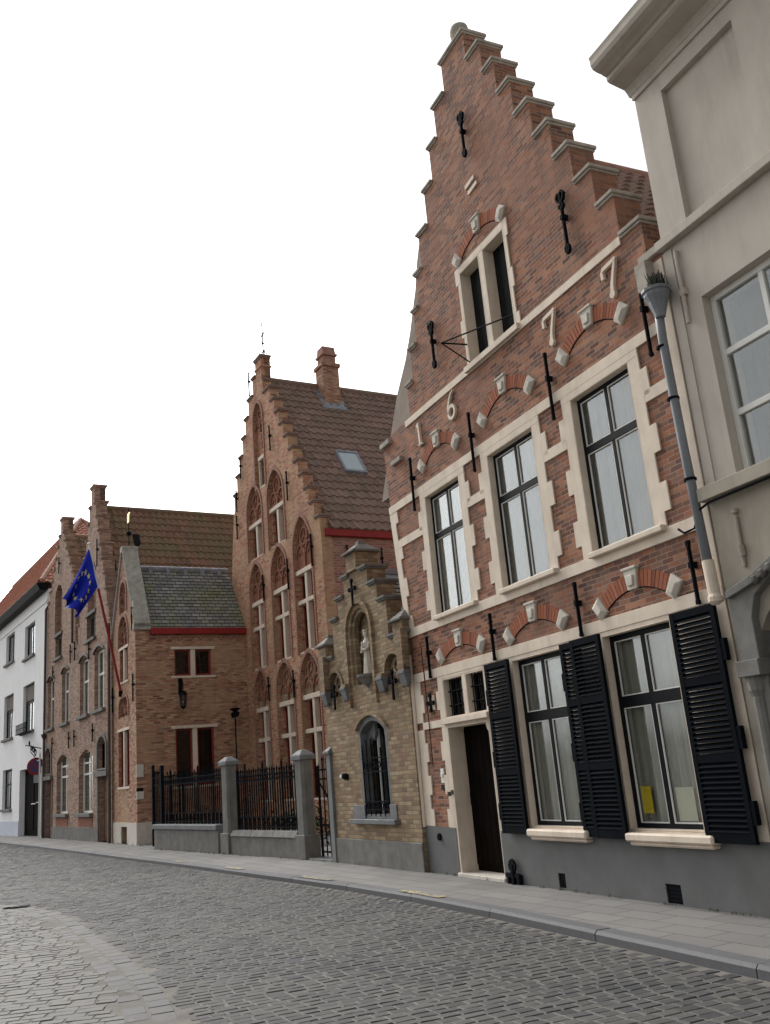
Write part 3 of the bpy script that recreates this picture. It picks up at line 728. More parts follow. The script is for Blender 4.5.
# cornice: profile extruded along the wall
prof = [(0.0, 8.36), (-.03, 8.36), (-.05, 8.40), (-.08, 8.44), (-.27, 8.48), (-.30, 8.50), (-.30, 8.55), (-.33, 8.555), (-.36, 8.57), (-.42, 8.58), (-.47, 8.60), (-.49, 8.64), (-.49, 8.70), (-.50, 8.74), (.3, 8.80), (.3, 8.36)]
m = MB(); n_ = len(prof); m.add([(U0-.04, y, z) for y, z in prof] + [(UG, y, z) for y, z in prof],
    [(i, (i+1) % n_, n_+(i+1) % n_, n_+i) for i in range(n_)] + [tuple(range(n_)), tuple(range(2*n_-1, n_-1, -1))]); m.build('cornice', M['stucco'], G)
m = MB(); m.box(U0-.01, UG, -.025, .001, 8.30, 8.362); m.build('bed_mould', M['stucco'], G)
for a, b in ((7.12, 8.36), (8.8, 10.04)):
    window(G, I, a+.0, b-.0, 3.92, 5.74, .10, M['whitep'], (.5,), (.665, .33), .06, .028, M['glass'], None, M['curtain2'], .25, row_w=.03)
# carved ogee doorway
m = MB()
m.slab([(6.84, 2.25), (7.07, 2.25), (7.07, 2.62), (7.14, 2.80), (7.3, 2.90), (7.55, 3.02), (7.7, 3.22), (7.85, 3.02), (8.1, 2.90), (8.24, 2.80), (8.30, 2.62), (8.30, 2.25), (8.53, 2.25), (8.53, 2.86), (8.2, 2.95), (7.95, 3.05), (7.7, 3.35), (7.45, 3.05), (7.2, 2.95), (6.84, 2.86)], [], -.10, .02)
m.slab([(6.86, 2.82), (7.2, 2.90), (7.5, 3.02), (7.68, 3.35), (7.76, 3.35), (7.95, 3.02), (8.22, 2.90), (8.6, 2.82), (8.6, 2.89), (8.24, 2.97), (8.0, 3.09), (7.78, 3.48), (7.66, 3.48), (7.46, 3.09), (7.18, 2.97), (6.86, 2.89)], [], -.15, -.09)
m.box(6.84, 7.10, -.16, .02, 2.12, 2.26).box(8.28, 8.58, -.16, .02, 2.12, 2.26)
for k in range(5):
    u = 7.22 + k*.09; m.lathe([(.0, -.05), (.04, -.02), (.045, .02), (.0, .05)], (u, -.13, 2.93 + k*.035), 6)
for x in (6.93, 8.43):
    m.lathe([(.09, .1), (.09, .5), (.07, .55), (.065, 1.9), (.09, 1.95), (.10, 2.1)], (x, -.03, .05), 12)
m.box(6.80, 7.07, -.08, .3, .1, .5).box(8.30, 8.57, -.08, .3, .1, .5)
m.box(6.99, 7.07, -.05, .3, .5, 2.6).box(8.30, 8.38, -.05, .3, .5, 2.6)
m.build('carved_door_surround', M['greystone'], G, bevel=.006)
m = MB(); m.box(7.07, 8.30, .25, .3, .12, 2.86); m.build('door', M['darkwood'], G)
m = MB(); m.tube([(7.04, -.03, 3.08), (7.05, -.035, 3.55)], .018, 8); m.tube([(7.05, -.03, 3.18), (7.05, -.045, 3.28)], .03, 8); m.lathe([(.0, 0), (.035, .02), (.03, .05), (0, .07)], (7.05, -.03, 3.56), 8); m.build('wall_bracket', M['stucco3'], G)
m = MB(); m.tube([(6.93, -.03, 5.55), (6.93, -.03, 6.35)], .02, 8); m.box(6.90, 6.97, -.05, 0, 5.85, 5.92); m.build('conduit', M['stucco'], G)
m = MB(); m.tube([(7.6, -.10, 3.75), (6.85, -.12, 3.74), (6.70, -.12, 3.70), (6.62, -.13, 3.55), (6.55, -.20, 3.52), (6.47, -.19, 3.58)], .012, 6); m.build('cable', M['iron'], G)
# ================================================================== the brick tower house behind the courtyard
AZB = -60.13; OB = (-4.940, 30.159, 0.0)
B = empty('stepped_gable_house', OB, AZB, 'rosy brick house with traceried window bays, brown tiled roof and chimney, behind the courtyard', 'house')
TCX = 2.08
bz_r = [14.35] + [13.85 - .52*k for k in range(11)]
bh_r = [.52] + [3.15 + .307*k - TCX for k in range(11)]
bz_l = [14.70, 14.12, 13.55, 12.98, 12.40, 11.82, 11.24]
bx_l = [1.72, 1.24, .88, .54, .20, -.16, -.48]
XR = 6.25
outl = [(2.55, 15.2), (2.55, 14.35)]
for z, h in zip(bz_r, bh_r):
    outl += [(TCX+h, z)] if outl[-1][1] == z else [(outl[-1][0], z), (TCX+h, z)]
outl += [(outl[-1][0], 8.2), (XR, 8.2), (XR, -.1), (-1.05, -.1), (-1.05, 8.4), (-.62, 10.5), (-.48, 10.7)]
for i in range(len(bz_l)-1, -1, -1): outl += [(bx_l[i], bz_l[i+1] if i+1 < len(bz_l) else 10.7), (bx_l[i], bz_l[i])]
outl += [(2.02, 14.70), (2.02, 15.2)]
cl = []
for p in outl:
    if not cl or (abs(p[0]-cl[-1][0]) + abs(p[1]-cl[-1][1])) > 1e-4: cl.append(p)
BX = [(.66, 1.80), (2.53, 3.77), (4.30, 5.56)]
def bay(a, b, z0, zs, zt): return pointed(a, b, z0, zs, zt)
# tall recessed bays: (left, right, foot, spring, top)
bays = [(.66, 1.80, 1.0, 4.15, 4.95), (2.53, 3.77, 1.0, 4.15, 4.95), (4.30, 5.56, 1.0, 4.15, 4.98),
        (.66, 1.80, 5.0, 7.60, 8.40), (2.53, 3.77, 5.0, 7.60, 8.50), (4.30, 5.56, 5.0, 7.95, 8.95),
        (.68, 1.98, 8.55, 10.1, 10.98), (2.50, 3.78, 8.55, 10.1, 10.98), (1.62, 2.42, 10.72, 13.1, 13.7)]
m = MB(); m.slab(cl, [bay(*q) for q in bays], 0, .12); m.build('wall_face', M['brickB'], B)
wins = [(.70, 1.76, 1.05, 3.70), (2.57, 3.73, 1.05, 3.70), (4.34, 5.52, 1.05, 3.72),
        (.70, 1.76, 5.05, 7.06), (2.57, 3.73, 5.05, 7.10), (4.34, 5.52, 5.05, 7.30),
        (.74, 1.90, 8.60, 9.66), (2.58, 3.68, 8.60, 9.72), (1.85, 2.30, 10.80, 11.72)]
m = MB(); m.slab(cl, [rect(*q) for q in wins] + [rect(1.98, 2.14, 12.1, 12.6)], .12, .32)
m.build('wall', M['brickB'], B)
# moulded brick frames round the bays
for k, (a, b, z0, zs, zt) in enumerate(bays):
    m = MB(); ring(m, pointed(a-.09, b+.09, z0, zs, zt+.12), pointed(a, b, z0-.001, zs, zt), -.028, .0)
    m.build('bay_moulding', M['brickMould'], B)
# tracery in the heads of the bays
def tracery(a, b, z0, zs, zt, parent, mat, y0=.06, y1=.135):
    m = MB(); cx = (a+b)/2; w = (b-a)
    for s_ in (-1, 1):
        c0 = cx + s_*w*.25
        m.ribbon([(c0 + w*.2*math.cos(t), zs - .1 + w*.24*math.sin(t)) for t in [math.pi*i/8 for i in range(9)]], .06, y0, y1)
        m.ribbon([(c0 - w*.10, zs-.1), (c0, zs + w*.02), (c0 + w*.10, zs-.1)], .045, y0+.01, y1)
    m.box(cx-.04, cx+.04, y0-.01, y1, z0, zs+.05)
    r = w*.2; cz = zs + (zt-zs)*.42
    m.ribbon([(cx + r*math.cos(t), cz + r*math.sin(t)) for t in [2*math.pi*i/14 for i in range(15)]], .06, y0, y1)
    for k in range(3):
        t = math.pi/2 + 2*math.pi*k/3; m.ribbon([(cx, cz), (cx + r*math.cos(t), cz + r*math.sin(t))], .04, y0+.015, y1)
    for s_ in (-1, 1): m.ribbon([(cx + s_*w*.42, zs), (cx + s_*w*.34, zs + (zt-zs)*.45), (cx + s_*w*.13, zt - (zt-zs)*.2)], .05, y0+.01, y1)
    return m.build('tracery', mat, parent)
heads = [(.66, 1.80, 3.80, 4.15, 4.95), (2.53, 3.77, 3.80, 4.15, 4.95), (4.30, 5.56, 3.82, 4.15, 4.98), (.66, 1.80, 7.16, 7.60, 8.40), (2.53, 3.77, 7.2, 7.60, 8.50),
         (4.30, 5.56, 7.40, 7.95, 8.95), (.68, 1.98, 9.76, 10.1, 10.98), (2.50, 3.78, 9.82, 10.1, 10.98), (1.62, 2.42, 12.7, 13.0, 13.65)]
for q in heads: tracery(*q, B, M['tracery'])
for k, (a, b, z0, zs, zt) in enumerate(heads[:8]):
    m = MB(); m.slab(pointed(a, b, z0, zs, zt), [], .105, .119); m.build('tracery_ground', M['brickC'] if k < 3 else M['tracery'], B)
# stone cross windows
for k, (a, b, z0, z1) in enumerate(wins):
    small = k >= 6; T0 = MB()
    T0.box(a-.07, b+.07, .03, .26, z1-.02, z1+.12)
    T0.box(a-.07, b+.07, .03, .22, z0-.09, z0)
    c_ = (a+b)/2
    if k == 8: T0.box(a-.05, a, .04, .24, z0, z1-.02).box(b, b+.05, .04, .24, z0, z1-.02)
    if k != 8:
        T0.box(c_-.075, c_+.075, .055, .26, z0, z1-.02)
    if not small:
        zt_ = z0 + (z1-z0)*(.63 if k > 2 else .67); T0.box(a-.06, b+.06, .05, .262, zt_-.06, zt_+.06)
    wo_ = T0.build('window', M['stone'], B, bevel=.012)
    f = MB()
    segs = [(a, c_-.075), (c_+.075, b)] if k != 8 else [(a, b)]
    for u0, u1 in segs:
        zz = [(z0, z1-.02)] if small else [(z0, zt_-.06), (zt_+.06, z1-.02)]
        for q0, q1 in zz:
            f.box(u0, u0+.04, .20, .25, q0, q1).box(u1-.04, u1, .20, .25, q0, q1).box(u0+.04, u1-.04, .20, .25, q0, q0+.04).box(u0+.04, u1-.04, .20, .25, q1-.04, q1)
    f.build('window_frame', M['redwood'], wo_)
    g = MB(); g.box(a, b, .228, .232, z0, z1); g.build('pane', M['leaded'], wo_)
# side wall, back and roof
DB = 7.6
m = MB(yz(XR)); m.slab(rect(.32, DB, -.1, 8.0), [rect(2.6, 3.6, 1.2, 3.2)], 0, .35)
m.T = Matrix(); m.box(-1.05, -.7, .45, DB, -.1, 9.6).box(-.7, XR-.35, DB-.35, DB, -.1, 8.0)
m.slab([(-1.0, 8.0), (XR, 8.0), (TCX, 14.0)], [], DB-.3, DB)
m.build('side_wall', M['brickBs'], B)
ZE, ZR = 8.22, 14.50
pantiles(B, (XR+.12, .24, ZE), (0, 1, 0), (TCX-XR-.12, 0, ZR-ZE), DB-.2, math.hypot(XR+.12-TCX, ZR-ZE), M['tileB'], w=.26, l=.36, h=.055)
pantiles(B, (-1.25, .40, 9.3), (0, 1, 0), (TCX+1.25, 0, ZR-9.3), DB-.2, math.hypot(TCX+1.25, ZR-9.3), M['tileB'], w=.26, l=.36)
m = MB(); m.tube([(TCX, .4, ZR+.03), (TCX, DB+.2, ZR+.03)], .13, 8); m.build('ridge_tiles', M['tileB'], B)
m = MB(); m.box(XR, XR+.14, .12, DB, 8.0, 8.22); m.build('red_gutter', M['redp'], B, bevel=.01)
# coping bricks on the steps
pz = 15.35
def cap(a, b, z, y0=-.05, y1=.36, t=.09, mat='capbrick', par=None, sz=1):
    m = MB(); m.box(a, b, y0, y1, z-t*.5, z+.01); m.box(a+.025, b-.025, y0+.025, y1-.025, z-t, z-t*.5); return m.build('coping_stone', M[mat], par or B)
for i in range(len(bz_l)): cap(bx_l[i]-.06, (bx_l[i-1] if i else 2.02)-.005, bz_l[i])
pr = 2.62
for z, h in zip(bz_r, bh_r): cap(pr+.005, TCX+h+.06, z); pr = TCX+h
cap(1.97, 2.60, 15.22, -.05, .36, .12)
m = MB(); m.box(2.02, 2.55, .12, .33, 14.2, 15.12).box(1.99, 2.58, -.03, .36, 14.80, 14.86); m.build('pinnacle', M['brickB'], B)
# weather cross on the pinnacle
m = MB(); X = 2.32; Y = .2; z = 15.22
m.tube([(X, Y, z), (X, Y, z+1.3)], .022, 6)
m.lathe([(.0, -.05), (.05, -.02), (.05, .02), (0, .05)], (X, Y, z+.55), 8)
for s_ in (-1, 1):
    for dy, dx in ((0, 1), (1, 0)):
        m.tube([(X, Y, z+.05), (X+s_*dx*.14, Y+s_*dy*.14, z+.12), (X+s_*dx*.12, Y+s_*dy*.12, z+.26), (X+s_*dx*.03, Y+s_*dy*.03, z+.22)], .016, 5)
    m.tube([(X, Y, z+.85), (X+s_*.26, Y, z+.87)], .015, 5); m.tube([(X, Y, z+.75), (X+s_*.2, Y, z+1.0)], .012, 5)
m.build('weather_cross', M['iron'], B)
# chimney with clay hood and lead flashing
m = MB(); m.box(TCX+.02, TCX+.62, 2.2, 2.80, 13.3, 15.15).box(TCX-.03, TCX+.67, 2.15, 2.85, 15.08, 15.22)
ch = m.build('chimney', M['brickD'], B, bevel=.01)
m = MB(); m.box(TCX+.08, TCX+.56, 2.27, 2.74, 15.22, 15.52).box(TCX+.02, TCX+.62, 2.22, 2.79, 15.52, 15.6)
m.slab([(TCX+.04, 15.6), (TCX+.60, 15.6), (TCX+.52, 15.88), (TCX+.12, 15.88)], [], 2.27, 2.74); m.build('chimney_hood', M['clay'], ch, bevel=.01)
k_ = (ZR-ZE)/(TCX-XR-.12)
m = MB()
for y0, y1, x0, x1 in ((2.05, 2.95, .62, .80), (2.05, 2.2, .2, .62), (2.80, 2.95, .2, .62)):
    m.add([(TCX+x0, y0, ZR+k_*x0+.10), (TCX+x1, y0, ZR+k_*x1+.10), (TCX+x1, y1, ZR+k_*x1+.10), (TCX+x0, y1, ZR+k_*x0+.10),
           (TCX+x0, y0, ZR+k_*x0+.14), (TCX+x1, y0, ZR+k_*x1+.14), (TCX+x1, y1, ZR+k_*x1+.14), (TCX+x0, y1, ZR+k_*x0+.14)], [(0,1,5,4),(1,2,6,5),(2,3,7,6),(3,0,4,7),(4,5,6,7),(3,2,1,0)])
m.build('lead_flashing', M['lead'], ch)
# skylight lying in the roof slope
ax = Vector((TCX-XR-.12, 0, ZR-ZE)); Ls = ax.length; ax.normalize(); nn = Vector((ZR-ZE, 0, XR+.12-TCX)).normalized()
def onroof(y, s, h): return Vector((XR+.12, y, ZE)) + ax*s + nn*h
def rbox(m, y0, y1, s0, s1, h0, h1):
    m.hexa([onroof(y0, s0, h0), onroof(y1, s0, h0), onroof(y1, s1, h0), onroof(y0, s1, h0)], [onroof(y0, s0, h1), onroof(y1, s0, h1), onroof(y1, s1, h1), onroof(y0, s1, h1)])
m = MB(); s0, s1, y0, y1 = Ls*.345, Ls*.485, 1.56, 2.34
rbox(m, y0, y1, s0, s0+.09, .02, .16); rbox(m, y0, y1, s1-.09, s1, .02, .17); rbox(m, y0, y0+.08, s0+.09, s1-.09, .02, .16); rbox(m, y1-.08, y1, s0+.09, s1-.09, .02, .16)
sk = m.build('skylight', M['lead'], B, bevel=.008)
m = MB(); rbox(m, y0+.08, y1-.08, s0+.09, s1-.09, .145, .15); m.build('pane', M['glass'], sk)
m = MB(); rbox(m, y0+.08, y1-.08, s0+.09, s1-.09, .12, .13); m.build('blind', M['paleblue'], sk)  # added pale blue sheet; its colour paints the sky's reflection in the pane
# wall ties
for u, z0, z1 in ((-.14, 10.55, 11.3), (.36, 11.6, 12.3), (1.52, 14.15, 15.0), (3.08, 11.65, 12.45), (4.22, 9.65, 10.55), (5.66, 7.3, 8.2), (1.92, 7.05, 7.85), (3.90, 7.0, 7.9), (1.96, 3.95, 4.65), (3.88, 3.85, 4.6), (5.75, 3.9, 4.6), (-.2, 9.6, 10.4)):
    anchor(B, I, u, z0, z1, 0, .03)
anchor(B, yz(XR), .75, 7.15, 7.75, 0, .03); anchor(B, yz(XR), 1.85, 6.95, 7.7, 0, .03)

# ================================================================== the yellow brick chapel front
AZC = -62.45; OC = (-1.421, 17.423, 0.0)
C = empty('chapel_front', OC, AZC, 'small yellow brick front with a stepped gable and statue niche, left of the date house', 'chapel')
CC = 1.70
cz = [5.12, 5.03, 4.70, 4.36, 3.70]; ch_ = [.22, .50, .82, 1.12, 1.72]
co_ = []
for i, (z, h) in enumerate(zip(cz, ch_)):
    co_.append((CC+h, z));
    if i+1 < len(cz): co_.append((CC+h, cz[i+1]))
co_[-1] = (3.36, 3.70)
right = co_ + [(3.36, -.1)]
left = [(.02, -.1), (.02, 3.70)] + [(2*CC-x, z) for x, z in co_[:-1]][::-1]
niche = seg_arch(1.32, 2.12, 3.05, 3.98, .38); w_hole = seg_arch(1.36, 2.46, .86, 2.28, .22)
bl = seg_arch(.22, .86, 2.95, 3.10, .30); br = seg_arch(2.60, 3.20, 2.95, 3.10, .30)
m = MB(); m.slab(right + left, [niche, w_hole, bl, br], 0, .2); m.build('wall_face', M['brickC'], C)
m = MB(); m.slab(right + left, [w_hole], .2, .36)
m.slab([(.02, -.1), (.02, 3.6), (.3, 3.6), (.3, -.1)], [], .36, 4.2).slab([(3.06, -.1), (3.06, 3.6), (3.36, 3.6), (3.36, -.1)], [], .36, 4.2).slab(rect(.3, 3.06, -.1, 3.6), [], 4.0, 4.2)
m.build('wall', M['brickC'], C)
# stepped archivolts
m = MB(); ring(m, seg_arch(1.16, 2.28, 2.7, 3.98, .54, 14), seg_arch(1.24, 2.20, 2.69, 3.98, .46, 14), -.05, 0); m.build('archivolt', M['brickC'], C)
m = MB(); ring(m, seg_arch(1.32, 2.12, 3.05, 3.98, .38, 14), seg_arch(1.39, 2.05, 3.04, 3.98, .31, 14), .05, .14); m.build('archivolt', M['brickC'], C)
m = MB(); m.slab(seg_arch(1.28, 2.54, 2.24, 2.30, .28, 12)[2:] + seg_arch(1.36, 2.46, 2.24, 2.30, .21, 12)[2:][::-1], [], -.06, .01); m.build('hood_mould', M['brickC'], C)
for a, b in ((.22, .86), (2.60, 3.20)):
    tracery(a, b, 2.97, 3.06, 3.40, C, M['brickC'], .06, .2)
    m = MB(); ring(m, seg_arch(a-.06, b+.06, 2.95, 3.10, .37), seg_arch(a, b, 2.94, 3.10, .30), -.03, .0); m.build('archivolt', M['brickC'], C)
# caps and pinnacles in blue stone
def capC(a, b, z): return cap(a, b, z, -.06, .42, .06, 'greystone', C)
for i in range(1, 5):
    inn = ch_[i-1] if i > 1 else .22
    for s_ in (-1, 1):
        a = CC + s_*inn; b = CC + s_*(ch_[i]+.05); capC(min(a, b), max(a, b), cz[i])
def pinnacle(u, z0, z1, w, par):
    m = MB(); m.box(u-w, u+w, .0-w*.3, w*1.9, z0, z1); p = m.build('pinnacle', M['brickC'], par)
    m = MB(); q = w+.06; y0 = -w*.3-.06; y1 = w*1.9+.06; yc = (y0+y1)/2
    m.box(u-q, u+q, y0, y1, z1, z1+.04)
    m.hexa([(u-q+.02, y0+.02, z1+.04), (u+q-.02, y0+.02, z1+.04), (u+q-.02, y1-.02, z1+.04), (u-q+.02, y1-.02, z1+.04)],
           [(u-w*.45, yc-w*.45, z1+.17), (u+w*.45, yc-w*.45, z1+.17), (u+w*.45, yc+w*.45, z1+.17), (u-w*.45, yc+w*.45, z1+.17)])
    m.box(u-w*.35, u+w*.35, yc-w*.35, yc+w*.35, z1+.17, z1+.23); m.build('pinnacle_cap', M['greystone'], p, bevel=.005)
pinnacle(CC, 5.03, 5.34, .20, C); pinnacle(.12, 3.70, 3.92, .17, C); pinnacle(3.24, 3.55, 3.86, .17, C)
# attached shafts ending in stone corbels
for u, z0, z1 in ((.20, 2.90, 3.72), (1.10, 2.90, 2.98), (2.56, 2.90, 2.98), (3.36, 2.90, 3.72)):
    m = MB()
    if z1 > 3.1: m.box(u-.10, u+.10, -.12, 0, z0+.15, z1)
    m.box(u-.10, u+.10, -.11, 0, z0+.10, z0+.22); sh = m.build('shaft', M['brickC'], C)
    m = MB(); m.hexa([(u-.09, -.08, z0-.03), (u+.09, -.08, z0-.03), (u+.09, 0, z0-.03), (u-.09, 0, z0-.03)], [(u-.11, -.12, z0+.12), (u+.11, -.12, z0+.12), (u+.11, 0, z0+.12), (u-.11, 0, z0+.12)])
    m.box(u-.11, u+.11, -.13, 0, z0+.12, z0+.17)
    for k in range(3): m.lathe([(0, 0), (.03, .02), (.03, .06), (0, .08)], (u-.06+.06*k, -.06, z0-.09), 8)
    m.build('corbel', M['blue'], sh, bevel=.004)
# statue corbel
m = MB(); m.lathe([(.03, 0), (.10, .06), (.16, .14), (.21, .18), (.21, .22)], (1.92, .02, 2.97), 14); m.build('statue_corbel', M['greystone'], C)
# stone window with cusped head and iron bars
m = MB()
ring(m, seg_arch(1.36, 2.46, .86, 2.28, .22, 12), seg_arch(1.44, 2.38, .93, 2.24, .18, 12), .0, .2)
m.slab([(1.44, 2.02), (1.52, 2.08), (1.58, 2.2), (1.68, 2.1), (1.74, 2.2), (1.74, 2.40), (1.44, 2.36)], [], .14, .2)
m.slab([(2.38, 2.02), (2.30, 2.08), (2.24, 2.2), (2.14, 2.1), (2.08, 2.2), (2.08, 2.40), (2.38, 2.36)], [], .14, .2)
m.box(1.00, 1.44, -.02, .0, .86, 1.08).box(2.38, 2.62, -.02, .0, .86, 1.08)
cw = m.build('chapel_window', M['blue'], C, bevel=.006)
m = MB(); m.box(.98, 2.68, -.10, .2, .78, .86); m.build('sill', M['blue'], cw, bevel=.01)
m = MB(); m.slab(seg_arch(1.44, 2.38, .93, 2.24, .18, 12), [], .24, .245); m.build('pane', M['glassd'], cw)
m = MB(); m.box(1.69, 1.715, .19, .235, .93, 2.3).box(2.09, 2.115, .19, .235, .93, 2.38); m.build('glazing_bar', M['whitep'], cw)
m = MB()
for k in range(6): u = 1.47+k*.176; m.tube([(u, -.0, .9), (u, -.0, 2.05 + .1*math.sin(k))], .011, 6)
for z in (1.0, 1.13, 1.60, 1.82): m.box(1.44, 2.38, -.012, .012, z-.01, z+.01)
for k in range(5):
    u = 1.56+k*.176
    for z in (1.065, 1.71): m.ribbon([(u+.045*math.cos(t*.785), z+.045*math.sin(t*.785)) for t in range(9)], .012, -.008, .008)
m.build('window_grille', M['iron'], cw)
# cross-shaped anchors
for u, z0, z1 in ((.58, 2.72, 3.14), (2.92, 2.66, 3.10), (1.66, 4.42, 4.86)):
    m = MB(); m.box(u-.02, u+.02, -.07, -.04, z0, z1).box(u-.11, u+.11, -.066, -.036, z0+(z1-z0)*.62, z0+(z1-z0)*.62+.04)
    for q, s_ in ((u-.11, z0+(z1-z0)*.67), (u+.11, z0+(z1-z0)*.67), (u, z1)): m.slab([(q-.04, s_), (q, s_-.04), (q+.04, s_), (q, s_+.04)], [], -.075, -.03)
    m.build('wall_anchor', M['iron'], C)
# plinth, slate roof, small roof turret on the right
m = MB(); m.box(.0, 3.38, -.03, .001, -.1, .53); m.build('plinth', M['greystone'], C, bevel=.01)
def slate(parent, p0, a, b, la, lb, name='roof', mat=None):
    p0 = Vector(p0); a = Vector(a).normalized(); b = Vector(b).normalized(); n = a.cross(b).normalized(); n = n if n.z > 0 else -n
    m = MB(); nr = max(1, round(lb/.15)); l = lb/nr
    for r in range(nr):
        for k, (s_, h) in enumerate(((r*l, .0), (r*l, .018), ((r+1)*l, .004))):
            for x in (0, la): m.uv[len(m.v)] = (x, (r + (.02, .05, .98)[k])*.15); m.v.append(p0 + a*x + b*s_ + n*h)
        o = len(m.v) - 6; m.f += [(o, o+1, o+3, o+2), (o+2, o+3, o+5, o+4)]
    return m.build(name, mat or M['slate'], parent, recalc=False)
slate(C, (3.40, .36, 3.58), (0, 1, 0), (CC-3.40, 0, 5.0-3.58), 3.9, math.hypot(3.40-CC, 5.0-3.58))
slate(C, (0.0, .36, 3.58), (0, 1, 0), (CC, 0, 5.0-3.58), 3.9, math.hypot(CC, 5.0-3.58))
m = MB(); m.box(CC-.12, CC+.14, .36, 4.2, 4.96, 5.05)
m.hexa([(CC+.1, .36, 4.92), (CC+.28, .36, 4.77), (CC+.28, 4.2, 4.77), (CC+.1, 4.2, 4.92)], [(CC+.1, .36, 4.97), (CC+.3, .36, 4.82), (CC+.3, 4.2, 4.82), (CC+.1, 4.2, 4.97)]); m.build('lead_ridge', M['lead'], C)
m = MB(); m.slab([(.0, 3.5), (3.4, 3.5), (CC, 4.95)], [], 4.1, 4.25); m.build('back_gable', M['brickC'], C)
m = MB(); m.box(2.74, 2.92, .60, .78, 4.0, 4.32).box(2.70, 2.96, .56, .82, 4.32, 4.36); m.build('roof_vent', M['lead'], C)
# gate post built against the chapel
m = MB(); m.box(-.02, .16, -.05, .15, -.1, 1.98).box(-.07, .20, -.09, .2, 1.98, 2.03)
m.hexa([(-.06, -.08, 2.03), (.19, -.08, 2.03), (.19, .18, 2.03), (-.06, .18, 2.03)], [(.04, .02, 2.12), (.11, .02, 2.12), (.11, .08, 2.12), (.04, .08, 2.12)]); m.build('gate_jamb', M['blue'], C, bevel=.006)
m = MB(); m.lathe([(.0, 0), (.05, .01), (.06, .04), (.05, .09), (.0, .1)], (.76, -.04, 1.52), 12); m.box(.68, .84, -.03, 0, 1.50, 1.60); o_ = m.build('gate_light', M['black'], C)
m = MB(); m.slab([(.71+.04*math.cos(t*.52), 1.575+.025*math.sin(t*.52)) for t in range(12)], [], -.10, -.03); m.build('gate_light_glass', M['whitep'], o_)

# statue in the niche: robed standing figure, one continuous body
m = MB(); prof = [(.0, 0), (.105, .0), (.11, .02), (.10, .12), (.085, .28), (.075, .40), (.082, .46), (.088, .54), (.082, .60), (.05, .635), (.03, .655), (.032, .675), (.05, .70), (.056, .735), (.052, .775), (.03, .80), (.0, .806)]
n = 28; vs = []; fs = []
for i, (r, z) in enumerate(prof):
    for k in range(n):
        t = 2*math.pi*k/n; fold = 1 + (.13*math.sin(t*7 + z*6) if z < .42 and r > 0 else .03*math.sin(t*5) if z < .6 else 0)
        wx = 1.15 if .5 < z < .62 else 1
        vs.append((r*fold*wx*math.cos(t), r*fold*.78*math.sin(t) - (.012 if z > .65 else 0), z))
for i in range(len(prof)-1):
    for k in range(n): fs.append((i*n+k, i*n+(k+1) % n, (i+1)*n+(k+1) % n, (i+1)*n+k))
m.add(vs, fs)
m.tube([(.09, 0, .57), (.12, -.03, .47), (.09, -.085, .42), (.03, -.10, .45)], .028, 8, .018); m.tube([(-.09, 0, .57), (-.12, -.03, .46), (-.08, -.085, .40), (-.02, -.10, .43)], .028, 8, .018)
m.lathe([(0, 0), (.035, .02), (.03, .08), (.02, .12), (.024, .15), (.015, .18), (0, .19)], (.0, -.095, .40), 10)
m.tube([(-.01, -.055, .74), (-.01, -.066, .728)], .007, 5); m.tube([(-.03, -.045, .70), (.012, -.052, .70)], .004, 5)
m.lathe([(.055, 0), (.06, .02), (.05, .03)], (0, -.01, .775), 12)
m.box(-.12, .12, -.10, .10, -.03, .005)
st_ = m.build('statue', M['whitestone'], None, smooth=True)
Tc = frame(OC, AZC) @ Matrix.Translation((1.92, .03, 3.20)) @ Matrix.Scale(.93, 4); st_.matrix_world = Tc; tag(st_, 'pale stone statue of a robed figure standing in the round-headed niche of the yellow front', 'statue')
# ================================================================== low wing along the courtyard
AZD = -60.13; OD = (-8.062, 28.367, 0.0)
D = empty('slate_roofed_wing', OD, AZD, 'low mottled brick wing with mossy slate roof, red gutter and narrow pointed gable front', 'house')
LD = 3.62
gab = [(.02, 6.62), (.02, -.1), (-3.0, -.1), (-3.0, 6.75), (-1.62, 9.28), (-1.38, 9.28), (-.02, 6.62)]
gab = [(.0, 6.62), (.0, -.1), (-3.0, -.1), (-3.0, 6.75), (-1.62, 9.25), (-1.38, 9.25)]
n1 = pointed(-2.15, -.95, 3.95, 4.15, 4.55); n2 = pointed(-2.15, -.95, 6.2, 6.55, 7.15); n3 = pointed(-1.95, -1.12, 7.3, 7.85, 8.3)
h = [rect(-2.30, -.88, 1.80, 3.50), rect(-2.05, -.98, 5.05, 6.08), n1, n2, n3, rect(-1.9, -1.15, .12, .62)]
m = MB(); m.slab(gab, h, 0, .15); m.build('gable_wall', M['brickD'], D)
m = MB(); m.slab(gab, h[:2] + [h[5]], .15, .4); m.build('gable_backing', M['brickD'], D)
# coping slopes
m = MB()
for (x0, z0), (x1, z1) in (((.10, 6.55), (-1.42, 9.30)), ((-3.08, 6.65), (-1.58, 9.30))):
    m.hexa([(x0, -.06, z0-.02), (x0, .46, z0-.02), (x1, .46, z1), (x1, -.06, z1)], [(x0, -.06, z0+.13), (x0, .46, z0+.13), (x1, .46, z1+.14), (x1, -.06, z1+.14)])
m.box(-1.65, -1.35, -.07, .47, 9.28, 9.50); m.box(-.10, .10, -.07, .47, 6.45, 6.66)
m.build('gable_coping', M['cope2'], D, bevel=.015)
